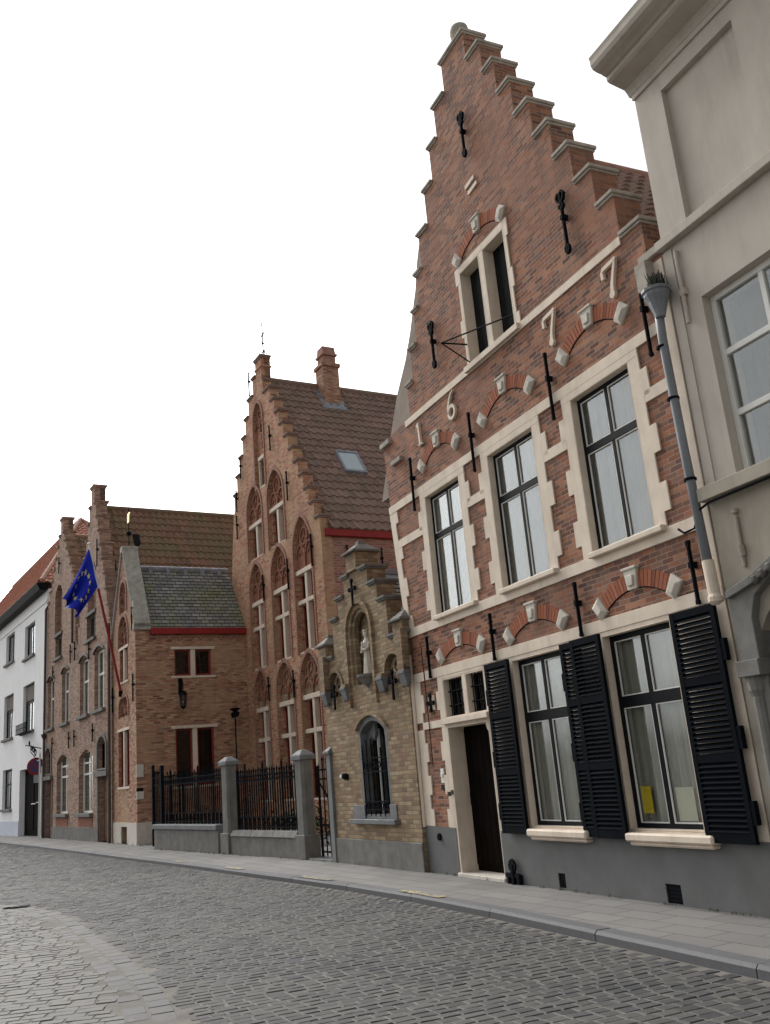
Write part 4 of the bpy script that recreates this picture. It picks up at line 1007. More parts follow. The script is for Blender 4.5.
# side wall to the courtyard with stone windows
SW = [(1.22, 2.42, 5.00, 5.83), (1.20, 2.44, 1.66, 3.38)]
m = MB(yz(0)); m.slab(rect(.4, LD, -.1, 6.45), [rect(*q) for q in SW], 0, .3); m.T = Matrix()
m.box(-3.0, -2.7, .4, LD, -.1, 6.6); m.build('side_wall', M['brickD'], D)
m = MB(); 
for q in (n1, n2, n3):
    pass
for a, b, z0, zs, zt in ((-2.15, -.95, 3.95, 4.15, 4.55), (-2.15, -.95, 6.2, 6.55, 7.15), (-1.95, -1.12, 7.3, 7.85, 8.3)):
    tracery(a, b, z0, zs, zt, D, M['tracery'], .05, .155)
    q = MB(); ring(q, pointed(a-.1, b+.1, z0, zs, zt+.13), pointed(a, b, z0-.001, zs, zt), -.03, 0); q.build('bay_moulding', M['brickMould'], D)
    q = MB(); q.slab(pointed(a, b, z0, zs, zt), [], .13, .147); q.build('tracery_ground', M['tracery'], D)
def stone_window(parent, T, a, b, z0, z1, leaves=True, ext=.12):
    m = MB(T); c_ = (a+b)/2
    m.box(a-ext, b+ext, -.02, .16, z1, z1+.09).box(a-ext, b+ext, -.03, .18, z0-.07, z0).box(c_-.07, c_+.07, .0, .16, z0, z1)
    wo_ = m.build('window', M['stone'], parent, bevel=.008)
    f = MB(T)
    for u0, u1 in ((a, c_-.07), (c_+.07, b)):
        f.box(u0, u0+.06, .09, .14, z0, z1).box(u1-.06, u1, .09, .14, z0, z1).box(u0+.06, u1-.06, .09, .14, z0, z0+.07).box(u0+.06, u1-.06, .09, .14, z1-.05, z1)
    f.build('window_frame', M['redwood'], wo_)
    g = MB(T); g.box(a, b, .115, .119, z0, z1); g.build('pane', M['leaded'], wo_)
    return wo_
for q in SW: stone_window(D, yz(0), *q)
wl = stone_window(D, I, -2.30, -.88, 1.80, 3.50, ext=.08)
stone_window(D, I, -2.05, -.98, 5.05, 6.08, ext=.1)
# corner stones, white plinth, brick frieze, gutter
m = MB(); m.slab(rect(-3.02, .03, -.1, .74), [rect(-1.9, -1.15, .12, .62)], -.03, .001); m.box(.0, .03, .001, .42, -.1, .74); m.build('plinth', M['whitestone'], D)
for z0, z1 in ((2.03, 2.40), (1.40, 1.62)):
    m = MB(); m.box(-.02, .04, -.015, .2, z0, z1); m.build('corner_stone', M['whitestone'], D, bevel=.006)
m = MB(); m.box(-.02, .03, -.012, .18, 1.62, 1.72); m.build('letter_slot', M['black'], D)
m = MB(yz(0))
for k in range(9):
    u = .55 + k*.34; m.ribbon([(u+.14*math.cos(t), 6.12+.12*math.sin(t)) for t in [math.pi*i/8 for i in range(9)]], .05, -.035, .001)
m.build('arched_frieze', M['brickMould'], D)
m = MB(); m.box(.0, .16, .46, LD-.01, 6.30, 6.50); m.build('red_gutter', M['redp'], D, bevel=.01)
# slate roof with leaded ridge
ZE, ZR = 6.42, 8.78
slate(D, (.14, .46, ZE), (0, 1, 0), (-1.64, 0, ZR-ZE), LD-.46, math.hypot(1.64, ZR-ZE)); slate(D, (-3.12, .46, ZE), (0, 1, 0), (1.62, 0, ZR-ZE), LD-.46, math.hypot(1.62, ZR-ZE))
m = MB(); m.tube([(-1.5, .46, ZR), (-1.5, LD, ZR)], .09, 8)
for k in range(5): m.box(-1.52, -1.30, .8+k*.6, .92+k*.6, ZR-.24, ZR+.02)
m.build('lead_ridge', M['lead'], D)
# gilded weather vane on the gable
m = MB(); m.tube([(-1.5, .2, 9.45), (-1.5, .2, 10.85)], .016, 6); m.lathe([(0, -.09), (.07, -.05), (.09, 0), (.07, .05), (0, .09)], (-1.5, .2, 9.98), 10)
v_ = m.build('weather_vane', M['iron'], None); v_.matrix_world = frame(OD, AZD); tag(v_, 'iron weather vane with a small gilded banner above the narrow gable of the slate wing', 'weather vane')
m = MB(); m.slab([(-1.62, 10.35), (-1.36, 10.33), (-1.34, 10.55), (-1.22, 10.62), (-1.36, 10.68), (-1.60, 10.66)], [], .17, .19); m.build('vane_banner', M['gold'], v_)
for u, z0, z1 in ((-.20, 6.5, 7.2), (-.15, 4.3, 5.1), (-2.9, 4.2, 5.0)): anchor(D, I, u, z0, z1, 0, .03)
m = MB(); m.box(-.12, -.04, -.05, -.02, 7.2, 7.4); m.build('stone_block', M['whitestone'], D)
# wall lantern beside the upper window
yl = 1.38
m = MB(); m.box(.0, .03, yl-.06, yl+.06, 4.42, 4.92).tube([(.02, yl, 4.85), (.20, yl, 4.88), (.30, yl, 4.72), (.30, yl, 4.55)], .015, 6).tube([(.02, yl, 4.40), (.16, yl, 4.30), (.2, yl, 4.5)], .012, 6)
m.lathe([(.02, .40), (.05, .36), (.13, .30), (.14, .28), (.06, .27)], (.30, yl, 4.12), 6).lathe([(.0, -.06), (.04, -.03), (.08, 0), (.085, .03), (.07, .04)], (.30, yl, 4.0), 6)
for k in range(6):
    t = math.pi*k/3; m.tube([(.30+.08*math.cos(t), yl+.08*math.sin(t), 4.02), (.30+.125*math.cos(t), yl+.125*math.sin(t), 4.41)], .008, 4)
l_ = m.build('wall_lantern', M['iron'], None); l_.matrix_world = frame(OD, AZD); tag(l_, 'black iron wall lantern hanging under the small red framed window of the slate wing', 'lantern')
m = MB(); m.lathe([(.07, 0), (.115, .36)], (.30, yl, 4.04), 6); m.build('lantern_glass', M['glassd'], l_)
m = MB(); m.lathe([(0, 0), (.03, .03), (.035, .08), (0, .12)], (.30, yl, 4.10), 8); m.build('bulb', M['whitep'], l_)

# lamp on a tall pole in the courtyard corner
lp = empty('courtyard_lamp', (OD[0] + .4*math.cos(R(AZD)) + 3.0*math.cos(R(AZD+90)), OD[1] + .4*math.sin(R(AZD)) + 3.0*math.sin(R(AZD+90)), .05), AZD, 'thin black lamp on a tall pole in the inner corner of the courtyard', 'lamp post')
m = MB(); m.tube([(0, 0, 0), (0, 0, 3.62)], .022, 8); m.lathe([(.07, 0), (.06, .06), (.03, .12)], (0, 0, 0), 10); m.build('pole', M['iron'], lp)
m = MB(); m.tube([(-.22, 0, 3.6), (.22, 0, 3.6)], .016, 6).lathe([(.06, 0), (.17, -.03), (.18, -.05), (.03, -.12)], (0, 0, 3.86), 8).lathe([(.0, -.03), (.06, 0), (.08, .1), (.06, .12)], (0, 0, 3.64), 8)
for s_ in (-1, 1): m.lathe([(.0, -.03), (.05, 0), (.06, .08), (.1, .1), (.02, .15)], (s_*.2, 0, 3.58), 8)
m.build('lamp_head', M['iron'], lp)

# ================================================================== courtyard railing, pillars and gates
AZF = -56.94; OF = (-6.89, 25.82, 0.0)
def fthing(name, label, cat, group=None): return empty(name, OF, AZF, label, cat, group)
def spear(m, u, y, z0, z1, r=.011, tip=.10):
    m.tube([(u, y, z0), (u, y, z1-tip)], r, 5); m.lathe([(r, 0), (.026, .03), (.014, .055), (.0, tip)], (u, y, z1-tip), 5)
def railing(par, a, b, zb, zt, step=.125, y=.18):
    m = MB(); n = int((b-a)/step)
    for k in range(n+1):
        u = a + (b-a)*k/n; big = k % 8 == 4
        spear(m, u, y, zb, zt + (.12 if big else -.02*(k % 2)), .024 if big else .016)
        if k < n and k % 2 == 0: pass
    for k in range(n):
        u = a + (b-a)*(k+.5)/n
        if k % 2: spear(m, u, y, zb, zb+.24, .007, .05)
    m.build('bars', M['iron'], par)
    m = MB(); 
    for z in (zb+.06, zb+.26, zt-.30, zt-.16): m.box(a, b, y-.02, y+.02, z-.012, z+.012)
    m.build('rails', M['iron'], par)
    m = MB(); 
    for k in range(n):
        u = a + (b-a)*(k+.5)/n; m.ribbon([(u+.045*math.cos(t*.785), zt-.23+.045*math.sin(t*.785)) for t in range(9)], .014, y-.008, y+.008)
    m.build('ring_frieze', M['iron'], par)
t = fthing('low_wall', 'long grey stone dwarf wall with the higher top, under the left run of courtyard railings', 'wall')
m = MB(); m.box(.0, 4.52, .0, .36, -.1, .62); m.build('wall_body', M['greystone'], t, bevel=.01)
m = MB(); m.box(-.04, 4.52, -.05, .40, .62, .74); m.build('coping', M['blue'], t, bevel=.015)
t = fthing('low_wall', 'lower grey stone dwarf wall with sloped top blocks, between the two stone pillars', 'wall')
m = MB(); m.box(5.22, 8.48, .02, .38, -.1, .50); m.build('wall_body', M['greystone'], t, bevel=.01)
for k in range(3):
    a = 5.24 + k*1.087; m = MB(); m.hexa([(a+.004, -.02, .50), (a+1.083, -.02, .50), (a+1.083, .42, .50), (a+.004, .42, .50)], [(a+.004, .05, .62), (a+1.083, .05, .62), (a+1.083, .35, .62), (a+.004, .35, .62)]); m.build('coping_block', M['greystone'], t, bevel=.01)
t = fthing('iron_railing', 'black spiked iron railing left of both stone pillars, in front of the slate wing', 'railing', 'iron railings of the courtyard'); railing(t, .35, 4.50, .74, 2.02)
t = fthing('iron_railing', 'black spiked iron railing standing between the two stone pillars', 'railing', 'iron railings of the courtyard'); railing(t, 5.30, 8.46, .62, 1.92, .115)
def pillar(a, b, zt, label):
    t = fthing('gate_pillar', label, 'pillar', 'stone pillars of the courtyard fence'); c = (a+b)/2; w = (b-a)/2
    m = MB(); m.box(a, b, -.03, .31, -.1, .56); m.build('base', M['greystone'], t, bevel=.012)
    m = MB(); w2 = w*.82
    m.slab([(c-w2, .0-.0), (c+w2, 0), (c+w2, 0)], [], 0, 0, back=False) if False else None
    ch = .05; y0, y1 = .01, .27
    pts = [(c-w2+ch, y0), (c+w2-ch, y0), (c+w2, y0+ch), (c+w2, y1-ch), (c+w2-ch, y1), (c-w2+ch, y1), (c-w2, y1-ch), (c-w2, y0+ch)]
    m.add([(x, y, .56) for x, y in pts] + [(x, y, zt-.16) for x, y in pts], [(i, (i+1) % 8, 8+(i+1) % 8, 8+i) for i in range(8)] + [tuple(range(8)), tuple(range(15, 7, -1))])
    m.build('shaft', M['greystone'], t)
    m = MB(); m.box(a-.0, b+.0, -.03, .31, zt-.16, zt-.07)
    m.hexa([(a+.01, -.03, zt-.07), (b-.01, -.03, zt-.07), (b-.01, .30, zt-.07), (a+.01, .30, zt-.07)], [(c-.08, .08, zt+.03), (c+.08, .08, zt+.03), (c+.08, .20, zt+.03), (c-.08, .20, zt+.03)]); m.build('pyramid_cap', M['blue'], t, bevel=.01)
pillar(4.72, 5.18, 2.18, 'grey stone pillar with a pyramid cap between the two courtyard railings'); pillar(8.50, 8.92, 2.10, 'grey stone pillar with a pyramid cap right beside the small iron gate')
# small gate by the chapel, standing open inwards a little
t = fthing('iron_gate', 'narrow black iron gate between the right stone pillar and the yellow brick front', 'gate')
m = MB(); a, b = 9.08, 9.98
for k in range(6): spear(m, a+.04+(b-a-.08)*k/5, .25, .16, 1.98 if k not in (0, 5) else 1.85, .014)
for z in (.24, .72, 1.55, 1.72): m.box(a, b, .235, .265, z-.015, z+.015)
m.box(a, a+.035, .23, .27, .14, 1.8).box(b-.035, b, .23, .27, .14, 1.8); m.tube([(a+.03, .25, 1.5), (b-.03, .25, .76)], .018, 6)
m.build('gate_leaf', M['iron'], t)
m = MB(); m.box(a-.05, b+.05, -.02, .5, .05, .15); m.build('gate_step', M['blue'], t, bevel=.01)
# left gate by the wing: one heavy open leaf edge-on and one closed leaf
t = fthing('iron_gate', 'tall black iron gate between the slate roofed wing and the low wall', 'gate')
m = MB(); a, b = -.95, .28
for k in range(9): spear(m, b-.05, .2+k*.11, .2, 2.1, .014)
for z in (.28, .8, 1.8): m.box(b-.065, b-.035, .2, 1.1, z-.015, z+.015)
m.box(b-.1, b, .12, .2, .1, 2.25); m.build('gate_leaf', M['iron'], t)
m = MB()
for k in range(6): spear(m, a+.06+k*.11, .3, .16, 2.15, .015)
for z in (.24, .75, 1.75, 1.95): m.box(a, a+.66, .285, .315, z-.02, z+.02)
m.box(a, a+.07, .26, .33, .1, 2.3); m.build('gate_leaf', M['iron'], t)
m = MB(); m.box(a-.05, .2, -.1, .5, .05, .14); m.build('gate_step', M['blue'], t, bevel=.01)
# ================================================================== the double-gabled brown house
AZE = -58.3; OE = (-9.607, 30.938, 0.0)
E_ = empty('twin_gabled_house', OE, AZE, 'brown brick house with two stepped gables and two doors, next to the white house', 'house')
EW = 10.75
def gable_steps(c, zt, hw0, n, dx, dz): return [(c + hw0 + dx*i, zt - dz*i) for i in range(n)]
def gable_poly(c, zt, n, dx, dz, hw0, pin, ztop):
    r = [(c+pin, ztop), (c+pin, zt)]
    for i in range(n):
        r.append((c+hw0+dx*i, zt-dz*i)); 
        if i < n-1: r.append((c+hw0+dx*i, zt-dz*(i+1)))
    return r
g2 = gable_poly(-2.62, 12.2, 9, .26, .60, .50, .24, 12.9); g1 = gable_poly(-8.03, 12.5, 7, .36, .42, .50, .24, 13.15)
def mirror(g, c): return [(2*c-x, z) for x, z in g][::-1]
zb2 = 7.4; zb1 = 9.9
poly = g2 + [(-.02, g2[-1][1]), (-.02, -.1), (-EW, -.1), (-EW, 9.98)] + [p for p in mirror(g1, -8.03)] + g1 + [(-5.36, g1[-1][1]), (-5.36, g2[-1][1])] + mirror(g2, -2.62)
pl = []
for p in poly:
    if p[0] < -EW: p = (-EW, p[1])
    if not pl or abs(p[0]-pl[-1][0]) + abs(p[1]-pl[-1][1]) > 1e-4: pl.append(p)
w1 = [(-10.50, -9.20), (-7.70, -6.40), (-4.55, -3.15), (-2.32, -.92)]
o1 = [seg_arch(a, b, 4.48, 6.45, .2) for a, b in w1]
o0 = [seg_arch(-8.50, -6.42, 1.05, 3.0, .28), seg_arch(-4.65, -2.58, 1.05, 2.95, .28)]
dr = [rect(-10.72, -9.35, .12, 2.40), seg_arch(-10.72, -9.60, 2.65, 3.45, .25), rect(-1.72, -.40, .12, 2.22), seg_arch(-1.80, -.68, 2.48, 3.25, .28)]
up = [seg_arch(-9.25, -7.80, 8.28, 9.9, .45), rect(-9.10, -7.80, 7.25, 8.15), rect(-3.50, -2.18, 7.12, 8.0), seg_arch(-3.40, -2.12, 8.15, 9.6, .4)]
m = MB(); m.slab(pl, o1 + o0 + dr + up, 0, .22); m.build('wall_face', M['brickE'], E_)
m = MB(); m.slab(pl, o1 + o0 + dr + up[1:3], .22, .42)
m.box(-.32, -.02, .42, 7.5, -.1, 7.4).box(-EW, -EW+.3, .42, 5, -.1, 9.9)
m.build('wall', M['brickE'], E_)
def copE(a, b, z): return cap(a, b, z, -.05, .48, .10, 'brickE', E_)
for g, c in ((g2, -2.62), (g1, -8.03)):
    xs = [q for i, q in enumerate(g) if i >= 2 and (i == 2 or i % 2 == 0)]
    prev = .24
    for (x, z) in xs:
        hw = x - c
        copE(c+prev+.004, c+hw+.05, z)
        if c - hw - .05 > -EW-.1: copE(c-hw-.05, c-prev-.004, z)
        prev = hw
    copE(c-.30, c+.30, g[0][1])
    m = MB(); m.box(c-.24, c+.24, .22, .42, g[1][1]-.4, g[0][1]-.1); m.build('pinnacle', M['brickE'], E_)
# mossy pantile roof of the nearer gable, short roof of the farther one
pantiles(E_, (.10, .44, 7.5), (0, 1, 0), (-2.72, 0, 12.05-7.5), 8.2, math.hypot(2.72, 12.05-7.5), M['tileE'], w=.26, l=.36, h=.06)
pantiles(E_, (-5.34, .44, 7.5), (0, 1, 0), (2.72, 0, 12.05-7.5), 8.2, math.hypot(2.72, 12.05-7.5), M['tileE'], w=.26, l=.36)
m = MB(); m.tube([(-2.62, .44, 12.06), (-2.62, 8.6, 12.06)], .13, 8); m.build('ridge_tiles', M['tileE'], E_)
pantiles(E_, (-5.30, .44, 9.3), (0, 1, 0), (-2.73, 0, 12.35-9.3), 4.0, math.hypot(2.73, 12.35-9.3), M['tileE'], w=.26, l=.36)
pantiles(E_, (-EW-.05, .44, 9.3), (0, 1, 0), (2.77, 0, 12.35-9.3), 4.0, math.hypot(2.77, 12.35-9.3), M['tileE'], w=.26, l=.36)
m = MB(); m.tube([(-8.03, .44, 12.38), (-8.03, 4.4, 12.38)], .11, 8); m.build('ridge_tiles', M['clay'], E_)
ks = (12.05-7.5)/(-2.72)
m = MB(); s_ = .62
def er(x, h): return 7.5 + (x-.10)*ks + h
m.hexa([(-1.75, 1.25, er(-1.75, .05)), (-1.55, 1.25, er(-1.55, .05)), (-1.55, 1.50, er(-1.55, .05)), (-1.75, 1.50, er(-1.75, .05))], [(-1.75, 1.25, er(-1.75, .28)), (-1.55, 1.25, er(-1.55, .18)), (-1.55, 1.50, er(-1.55, .18)), (-1.75, 1.50, er(-1.75, .28))])
m.build('roof_hatch', M['black'], E_)
# windows
for k, (a, b) in enumerate(w1):
    window(E_, I, a, b, 4.48, 6.55, .13, M['whitep'] if k > 1 else M['whitep'], (.5,), (.6,), .07, .035, M['glass'], None, M['curtain'], .12, row_w=.04)
    s_ = MB(); s_.box(a-.12, b+.12, -.12, .05, 4.36, 4.48); s_.build('sill', M['greystone'], E_, bevel=.01)
    s_ = MB(); s_.slab(seg_arch(a-.10, b+.10, 6.40, 6.47, .27)[2:] + seg_arch(a-.02, b+.02, 6.40, 6.47, .19)[2:][::-1], [], -.07, .01); s_.build('hood_mould', M['pipebrown'], E_)
for a, b, z1 in ((-8.50, -6.42, 3.28), (-4.65, -2.58, 3.22)):
    window(E_, I, a, b, 1.05, z1, .16, M['whitep'], (.5,), (.62, .8), .07, .035, M['glass'], None, M['curtain'], .12, row_w=.035)
    s_ = MB(); s_.box(a-.12, b+.12, -.14, .05, .93, 1.05); s_.build('sill', M['greystone'], E_, bevel=.01)
    s_ = MB(); s_.slab(rect(a, b, .62, .90), [], -.02, .001); s_.build('cellar_panel', M['tracery'], E_)
for a, b, z0, z1 in ((-9.10, -7.80, 7.25, 8.15), (-3.50, -2.18, 7.12, 8.0)):
    window(E_, I, a, b, z0, z1, .12, M['greystone'], (.5,), (), .06, .03, M['glassd'])
    s_ = MB(); s_.box(a-.1, b+.1, -.1, .05, z0-.11, z0).box(a-.1, b+.1, -.06, .05, z1, z1+.13); s_.build('sill', M['greystone'], E_, bevel=.01)
# doors with fanlights in stone frames
for a, b, z1, fa, fb, f0, f1 in ((-10.72, -9.35, 2.40, -10.72, -9.60, 2.65, 3.70), (-1.72, -.40, 2.22, -1.80, -.68, 2.48, 3.53)):
    s_ = MB(); ring(s_, rect(a-.13, b+.13, -.1, z1+.12), rect(a, b, -.101, z1), -.03, .001) if False else None
    s_.box(a-.14, a, -.04, .001, .1, z1).box(b, b+.10, -.04, .001, .1, z1).box(a-.18, b+.12, -.12, .001, z1, z1+.16)
    ring(s_, seg_arch(fa-.12, fb+.12, f0-.06, f1-.25, .37), seg_arch(fa, fb, f0, f1-.25, .25), -.045, .001)
    s_.build('stone_door_frame', M['greystone'], E_, bevel=.006)
    d_ = MB(); d_.box(a, b, .18, .24, .12, z1)
    for k in range(2): d_.box(a+.12+k*.6, a+.62+k*.6, .16, .181, .3, 1.0).box(a+.12+k*.6, a+.62+k*.6, .16, .181, 1.15, z1-.15)
    d_.build('door', M['wood'], E_)
    window(E_, I, fa, fb, f0, f1-.02, .14, M['darkwood'], (.5,), (), .06, .02, M['glassd'])
m = MB(); m.box(-9.4, -1.7, -.03, .001, -.1, .56); m.build('plinth', M['greystone'], E_)
for u in (-9.25, -6.15, -5.25, -2.4): anchor(E_, I, u, 3.45, 4.05, 0, .035)
for u, z0, z1 in ((-6.0, 6.7, 7.4), (-5.25, 6.7, 7.4), (-8.3, 10.8, 11.5), (-1.75, 9.6, 10.6), (-9.3, 6.4, 7.0), (-2.95, 6.4, 7.0)): anchor(E_, I, u, z0, z1, 0, .035)
for u, z0, z1, mt in ((.0, .1, 7.2, 'pipebrown'), (-5.55, 7.4, 9.8, 'pipebrown'), (-10.78, .1, 9.7, 'pipebrown')):
    m = MB(); m.tube([(u, -.08, z0), (u, -.08, z1)], .05, 8); m.build('drainpipe', M[mt], E_)
m = MB(); m.tube([(-10.78, -.08, 9.7), (-10.80, .1, 10.0)], .05, 8); m.build('gutter_elbow', M['pipebrown'], E_)
m = MB(); m.lathe([(.05, -.1), (.12, .05), (.13, .12)], (-10.78, -.08, 4.2), 8); m.build('pipe_head', M['pipebrown'], E_)

# ================================================================== white house at the left
AZW = -56.5; OW = (-15.335, 40.212, 0.0)
W = empty('white_house', OW, AZW, 'white rendered house with orange tiled roof and dark windows at the left edge', 'house')
WL = -26.0
xs = [(-9.10, -7.00), (-4.55, -2.40), (-13.6, -11.6)]
hl = []; wl_ = []
for a, b in xs: wl_ += [(a, b, 8.15 if a > -5 else 8.5, 9.70 if a > -5 else 9.98, 0), (a-.1, b+.1, 4.72, 6.88, 1)]
wl_ += [(-9.10, -6.80, 1.35, 3.22, 2), (-13.6, -11.4, 1.35, 3.22, 2)]
hl = [rect(a, b, c, d) for a, b, c, d, k in wl_] + [rect(-5.05, -.85, .12, 3.05)]
m = MB(); m.slab(rect(WL, -.02, -.1, 10.7), hl, 0, .35); m.build('wall', M['white'], W)
m = MB(); m.box(WL, WL+.3, .35, 8, -.1, 10.7).box(-.32, -.02, .35, 8, -.1, 10.7).box(WL+.3, -.32, 7.7, 8, -.1, 10.7); m.build('side_wall', M['white'], W)
m = MB(); m.box(WL, -5.05, -.02, .001, -.1, .78).box(-.85, -.02, -.02, .001, -.1, .78); m.build('plinth', M['paleblue'], W)
m = MB(); m.box(WL, -.02, -.05, .001, 9.98+.12, 10.2); m.build('string_course', M['white'], W)
for a, b, c, d, k in wl_:
    if k == 1: window(W, I, a, b, c, d, .14, M['black'], (.5,), (.62,), .08, .05, M['glassd'], None, M['curtain2'], .2)
    else: window(W, I, a, b, c, d, .14, M['black'], (.5,), (.62,) if k == 2 else (), .09, .05, M['glass'], None, M['curtain2'], .2)
    if k == 1:
        s_ = MB(); s_.box(a+.09, b-.09, .12, .14, c + (d-c)*.66, d-.08); s_.build('roller_blind', M['blind'], W)
    s_ = MB(); s_.box(a-.1, b+.1, -.12, .02, c-.12, c); s_.build('sill', M['greystone'], W, bevel=.01)
bx = MB(); bx.box(-4.5, -2.3, -.35, -.12, 4.62, 4.66)
for k in range(12): bx.tube([(-4.45+k*.19, -.33, 4.66), (-4.45+k*.19, -.33, 5.05)], .015, 5)
for z in (4.85, 5.05): bx.tube([(-4.5, -.33, z), (-2.3, -.33, z)], .018, 5)
bx.build('balconet_rail', M['iron'], W)
m = MB(); m.box(-5.05, -.85, .25, .32, .12, 3.05)
for k in range(2): m.box(-4.9+k*2.05, -3.1+k*2.05, .22, .251, .4, 2.8)
do = m.build('garage_door', M['darkwood'], W)
m = MB(); m.tube([(-3.4, .2, 1.5), (-2.6, .2, 1.5)], .025, 6).tube([(-2.4, .2, 1.55), (-1.2, .2, 1.55)], .02, 6); m.build('door_bar', M['whitep'], do)
m = MB(); m.box(-5.05, -.85, .0, .36, .05, .13); m.build('door_sill', M['blue'], W)
# deep dark eaves, roof
m = MB(); m.hexa([(WL-.1, -.35, 10.62), (.05, -.35, 10.62), (.05, .0, 10.62), (WL-.1, .0, 10.62)], [(WL-.1, -.50, 10.95), (.05, -.50, 10.95), (.05, .1, 10.95), (WL-.1, .1, 10.95)]); m.build('gutter', M['black'], W, bevel=.02)
RL = 26.0; RH = Vector((0, 3.85, 5.35))
pantiles(W, (-RL, -.35, 10.97), (1, 0, 0), RH, RL, RH.length, M['tileO'], w=.28, l=.38, h=.06, clip=lambda f: (0, RL - 8.0*f))
HV = Vector((-8.0, 0, 5.35))
pantiles(W, (.02, -.35, 10.97), (0, 1, 0), HV, 7.7, HV.length, M['tileO'], w=.28, l=.38, h=.06, clip=lambda f: (3.85*f, 7.7 - 3.85*f))
m = MB(); m.add([(-RL, 3.5, 16.3), (-8, 3.5, 16.3), (0, 7.35, 10.97), (-RL, 7.35, 10.97)], [(0, 1, 2, 3)]); m.build('rear_slope', M['tileO'], W, recalc=False)
m = MB(); m.tube([(-RL, 3.5, 16.36), (-8, 3.5, 16.36), (-.1, -.25, 11.05)], .13, 8); m.tube([(-8, 3.5, 16.36), (-.1, 7.2, 11.05)], .13, 8); m.build('ridge_tiles', M['clay'], W)
m = MB(); m.tube([(-.05, -.1, .2), (-.05, -.1, 3.0)], .05, 8); m.build('drainpipe', M['whitep'], W)
# wrought iron bracket on the white wall
ib = empty('sign_bracket', (OW[0], OW[1], 0), AZW, 'curly black wrought iron bracket high on the corner above the round street sign', 'bracket')
m = MB(); z = 3.95
m.tube([(-.05, -.15, z-.2), (-1.7, -.45, z+.05)], .022, 6)
def spiral(cx, cz, r, t0, t1, n=16): return [(cx + r*(1-.55*i/n)*math.cos(t0+(t1-t0)*i/n), -.3, cz + r*(1-.55*i/n)*math.sin(t0+(t1-t0)*i/n)) for i in range(n+1)]
for cx, cz_, r in ((-.45, z-.32, .2), (-.85, z-.18, .17), (-1.25, z-.10, .14), (-1.65, z+.12, .12)): m.tube(spiral(cx, cz_, r, 2, 9), .02, 5)
m.tube([(-.05, -.15, z-.7), (-.5, -.3, z-.55), (-1.2, -.35, z-.25)], .018, 5)
m.build('bracket_scrolls', M['iron'], ib)

# round no-parking sign on a post
sx, sy = -15.95, 40.42
sg = empty('parking_sign', (-15.55, 40.20, .12), -60, 'round red rimmed street sign with a small plate on a post by the white house', 'traffic sign')
m = MB(); m.tube([(0, 0, 0), (0, 0, 3.45)], .035, 8); m.tube([(0, 0, 3.15), (-.32, -.05, 3.15)], .025, 6); m.build('post', M['whitep'], sg)
m = MB(Matrix.Translation((-.50, -.08, 2.92)) @ Matrix.Rotation(R(72), 4, 'Z') @ Matrix.Rotation(R(90), 4, 'X')); m.lathe([(.36, 0), (.37, .015), (.36, .03)], (0, 0, 0), 32); dk = m.build('sign_disc', M['signred'], sg)
m = MB(Matrix.Translation((-.50, -.08, 2.92)) @ Matrix.Rotation(R(72), 4, 'Z') @ Matrix.Rotation(R(90), 4, 'X')); m.lathe([(.25, 0), (.25, .004)], (0, 0, .032), 32); m.build('sign_field', M['signblue'], dk)
m = MB(Matrix.Translation((-.50, -.08, 2.92)) @ Matrix.Rotation(R(72), 4, 'Z') @ Matrix.Rotation(R(45), 4, 'Y')); m.box(-.25, .25, -.045, -.038, -.03, .03); m.build('sign_bar', M['signred'], dk)
m = MB(Matrix.Translation((-.46, -.06, 2.40)) @ Matrix.Rotation(R(72), 4, 'Z')); m.box(-.11, .11, -.01, .01, -.16, .16); m.build('sign_plate', M['signplate'], sg)

# ================================================================== flag on a leaning pole
dB = Vector((math.cos(R(AZD)), math.sin(R(AZD)), 0)); oB = Vector((math.sin(R(AZD)), -math.cos(R(AZD)), 0))
base = Vector((-8.974, 29.884, 4.72)) - Vector((0, 0, 0))
top = base + oB*1.02 + Vector((0, 0, 4.86))
fp = empty('flag_pole', base, 0, 'blue flag with yellow stars on a long red pole leaning from the slate roofed wing', 'flag')
dirp = (top-base)
m = MB(); m.tube([dirp*0, dirp*.70], .045, 8); m.build('pole', M['redp'], fp)
m = MB(); m.tube([dirp*.70, dirp*1.0], .035, 8); m.lathe([(0, -.05), (.05, -.02), (.05, .02), (0, .05)], tuple(dirp*1.01), 8); m.build('pole_tip', M['whitep'], fp)
m = MB(); m.box(-.06, .06, -.06, .06, -.12, .06); m.build('pole_socket', M['iron'], fp)
rt = Vector((1, 0, 0)); upv = Vector((0, 0, 1)); nf = Vector((0, -1, 0))
c00 = dirp*.985; c10 = dirp*.985 + rt*.27 - upv*1.35; c01 = c00 + rt*-.90 - upv*1.68; c11 = c00 + rt*-.33 - upv*2.30
def fl(s, t, off=0.):
    p = c00*(1-s)*(1-t) + c10*s*(1-t) + c01*(1-s)*t + c11*s*t
    a = math.sin(s*11.0 + t*1.2)*.17*(.15+t) + math.sin(s*19 - t*2)*.05*t
    p = p + nf*(a + off) + rt*(math.sin(s*11+.6)*.15*t) - upv*(.10*math.sin(math.pi*t)*(1-s))
    return p
m = MB(); nx, ny = 36, 28
for k, off in enumerate((0, .008)):
    for j in range(ny+1):
        for i in range(nx+1): m.v.append(fl(i/nx, j/ny, off))
q = (nx+1)*(ny+1)
for k in (0, 1):
    for j in range(ny):
        for i in range(nx): a = k*q + j*(nx+1)+i; m.f.append((a, a+1, a+nx+2, a+nx+1))
fo = m.build('flag_cloth', M['flag'], fp, smooth=True, recalc=False)
m = MB()
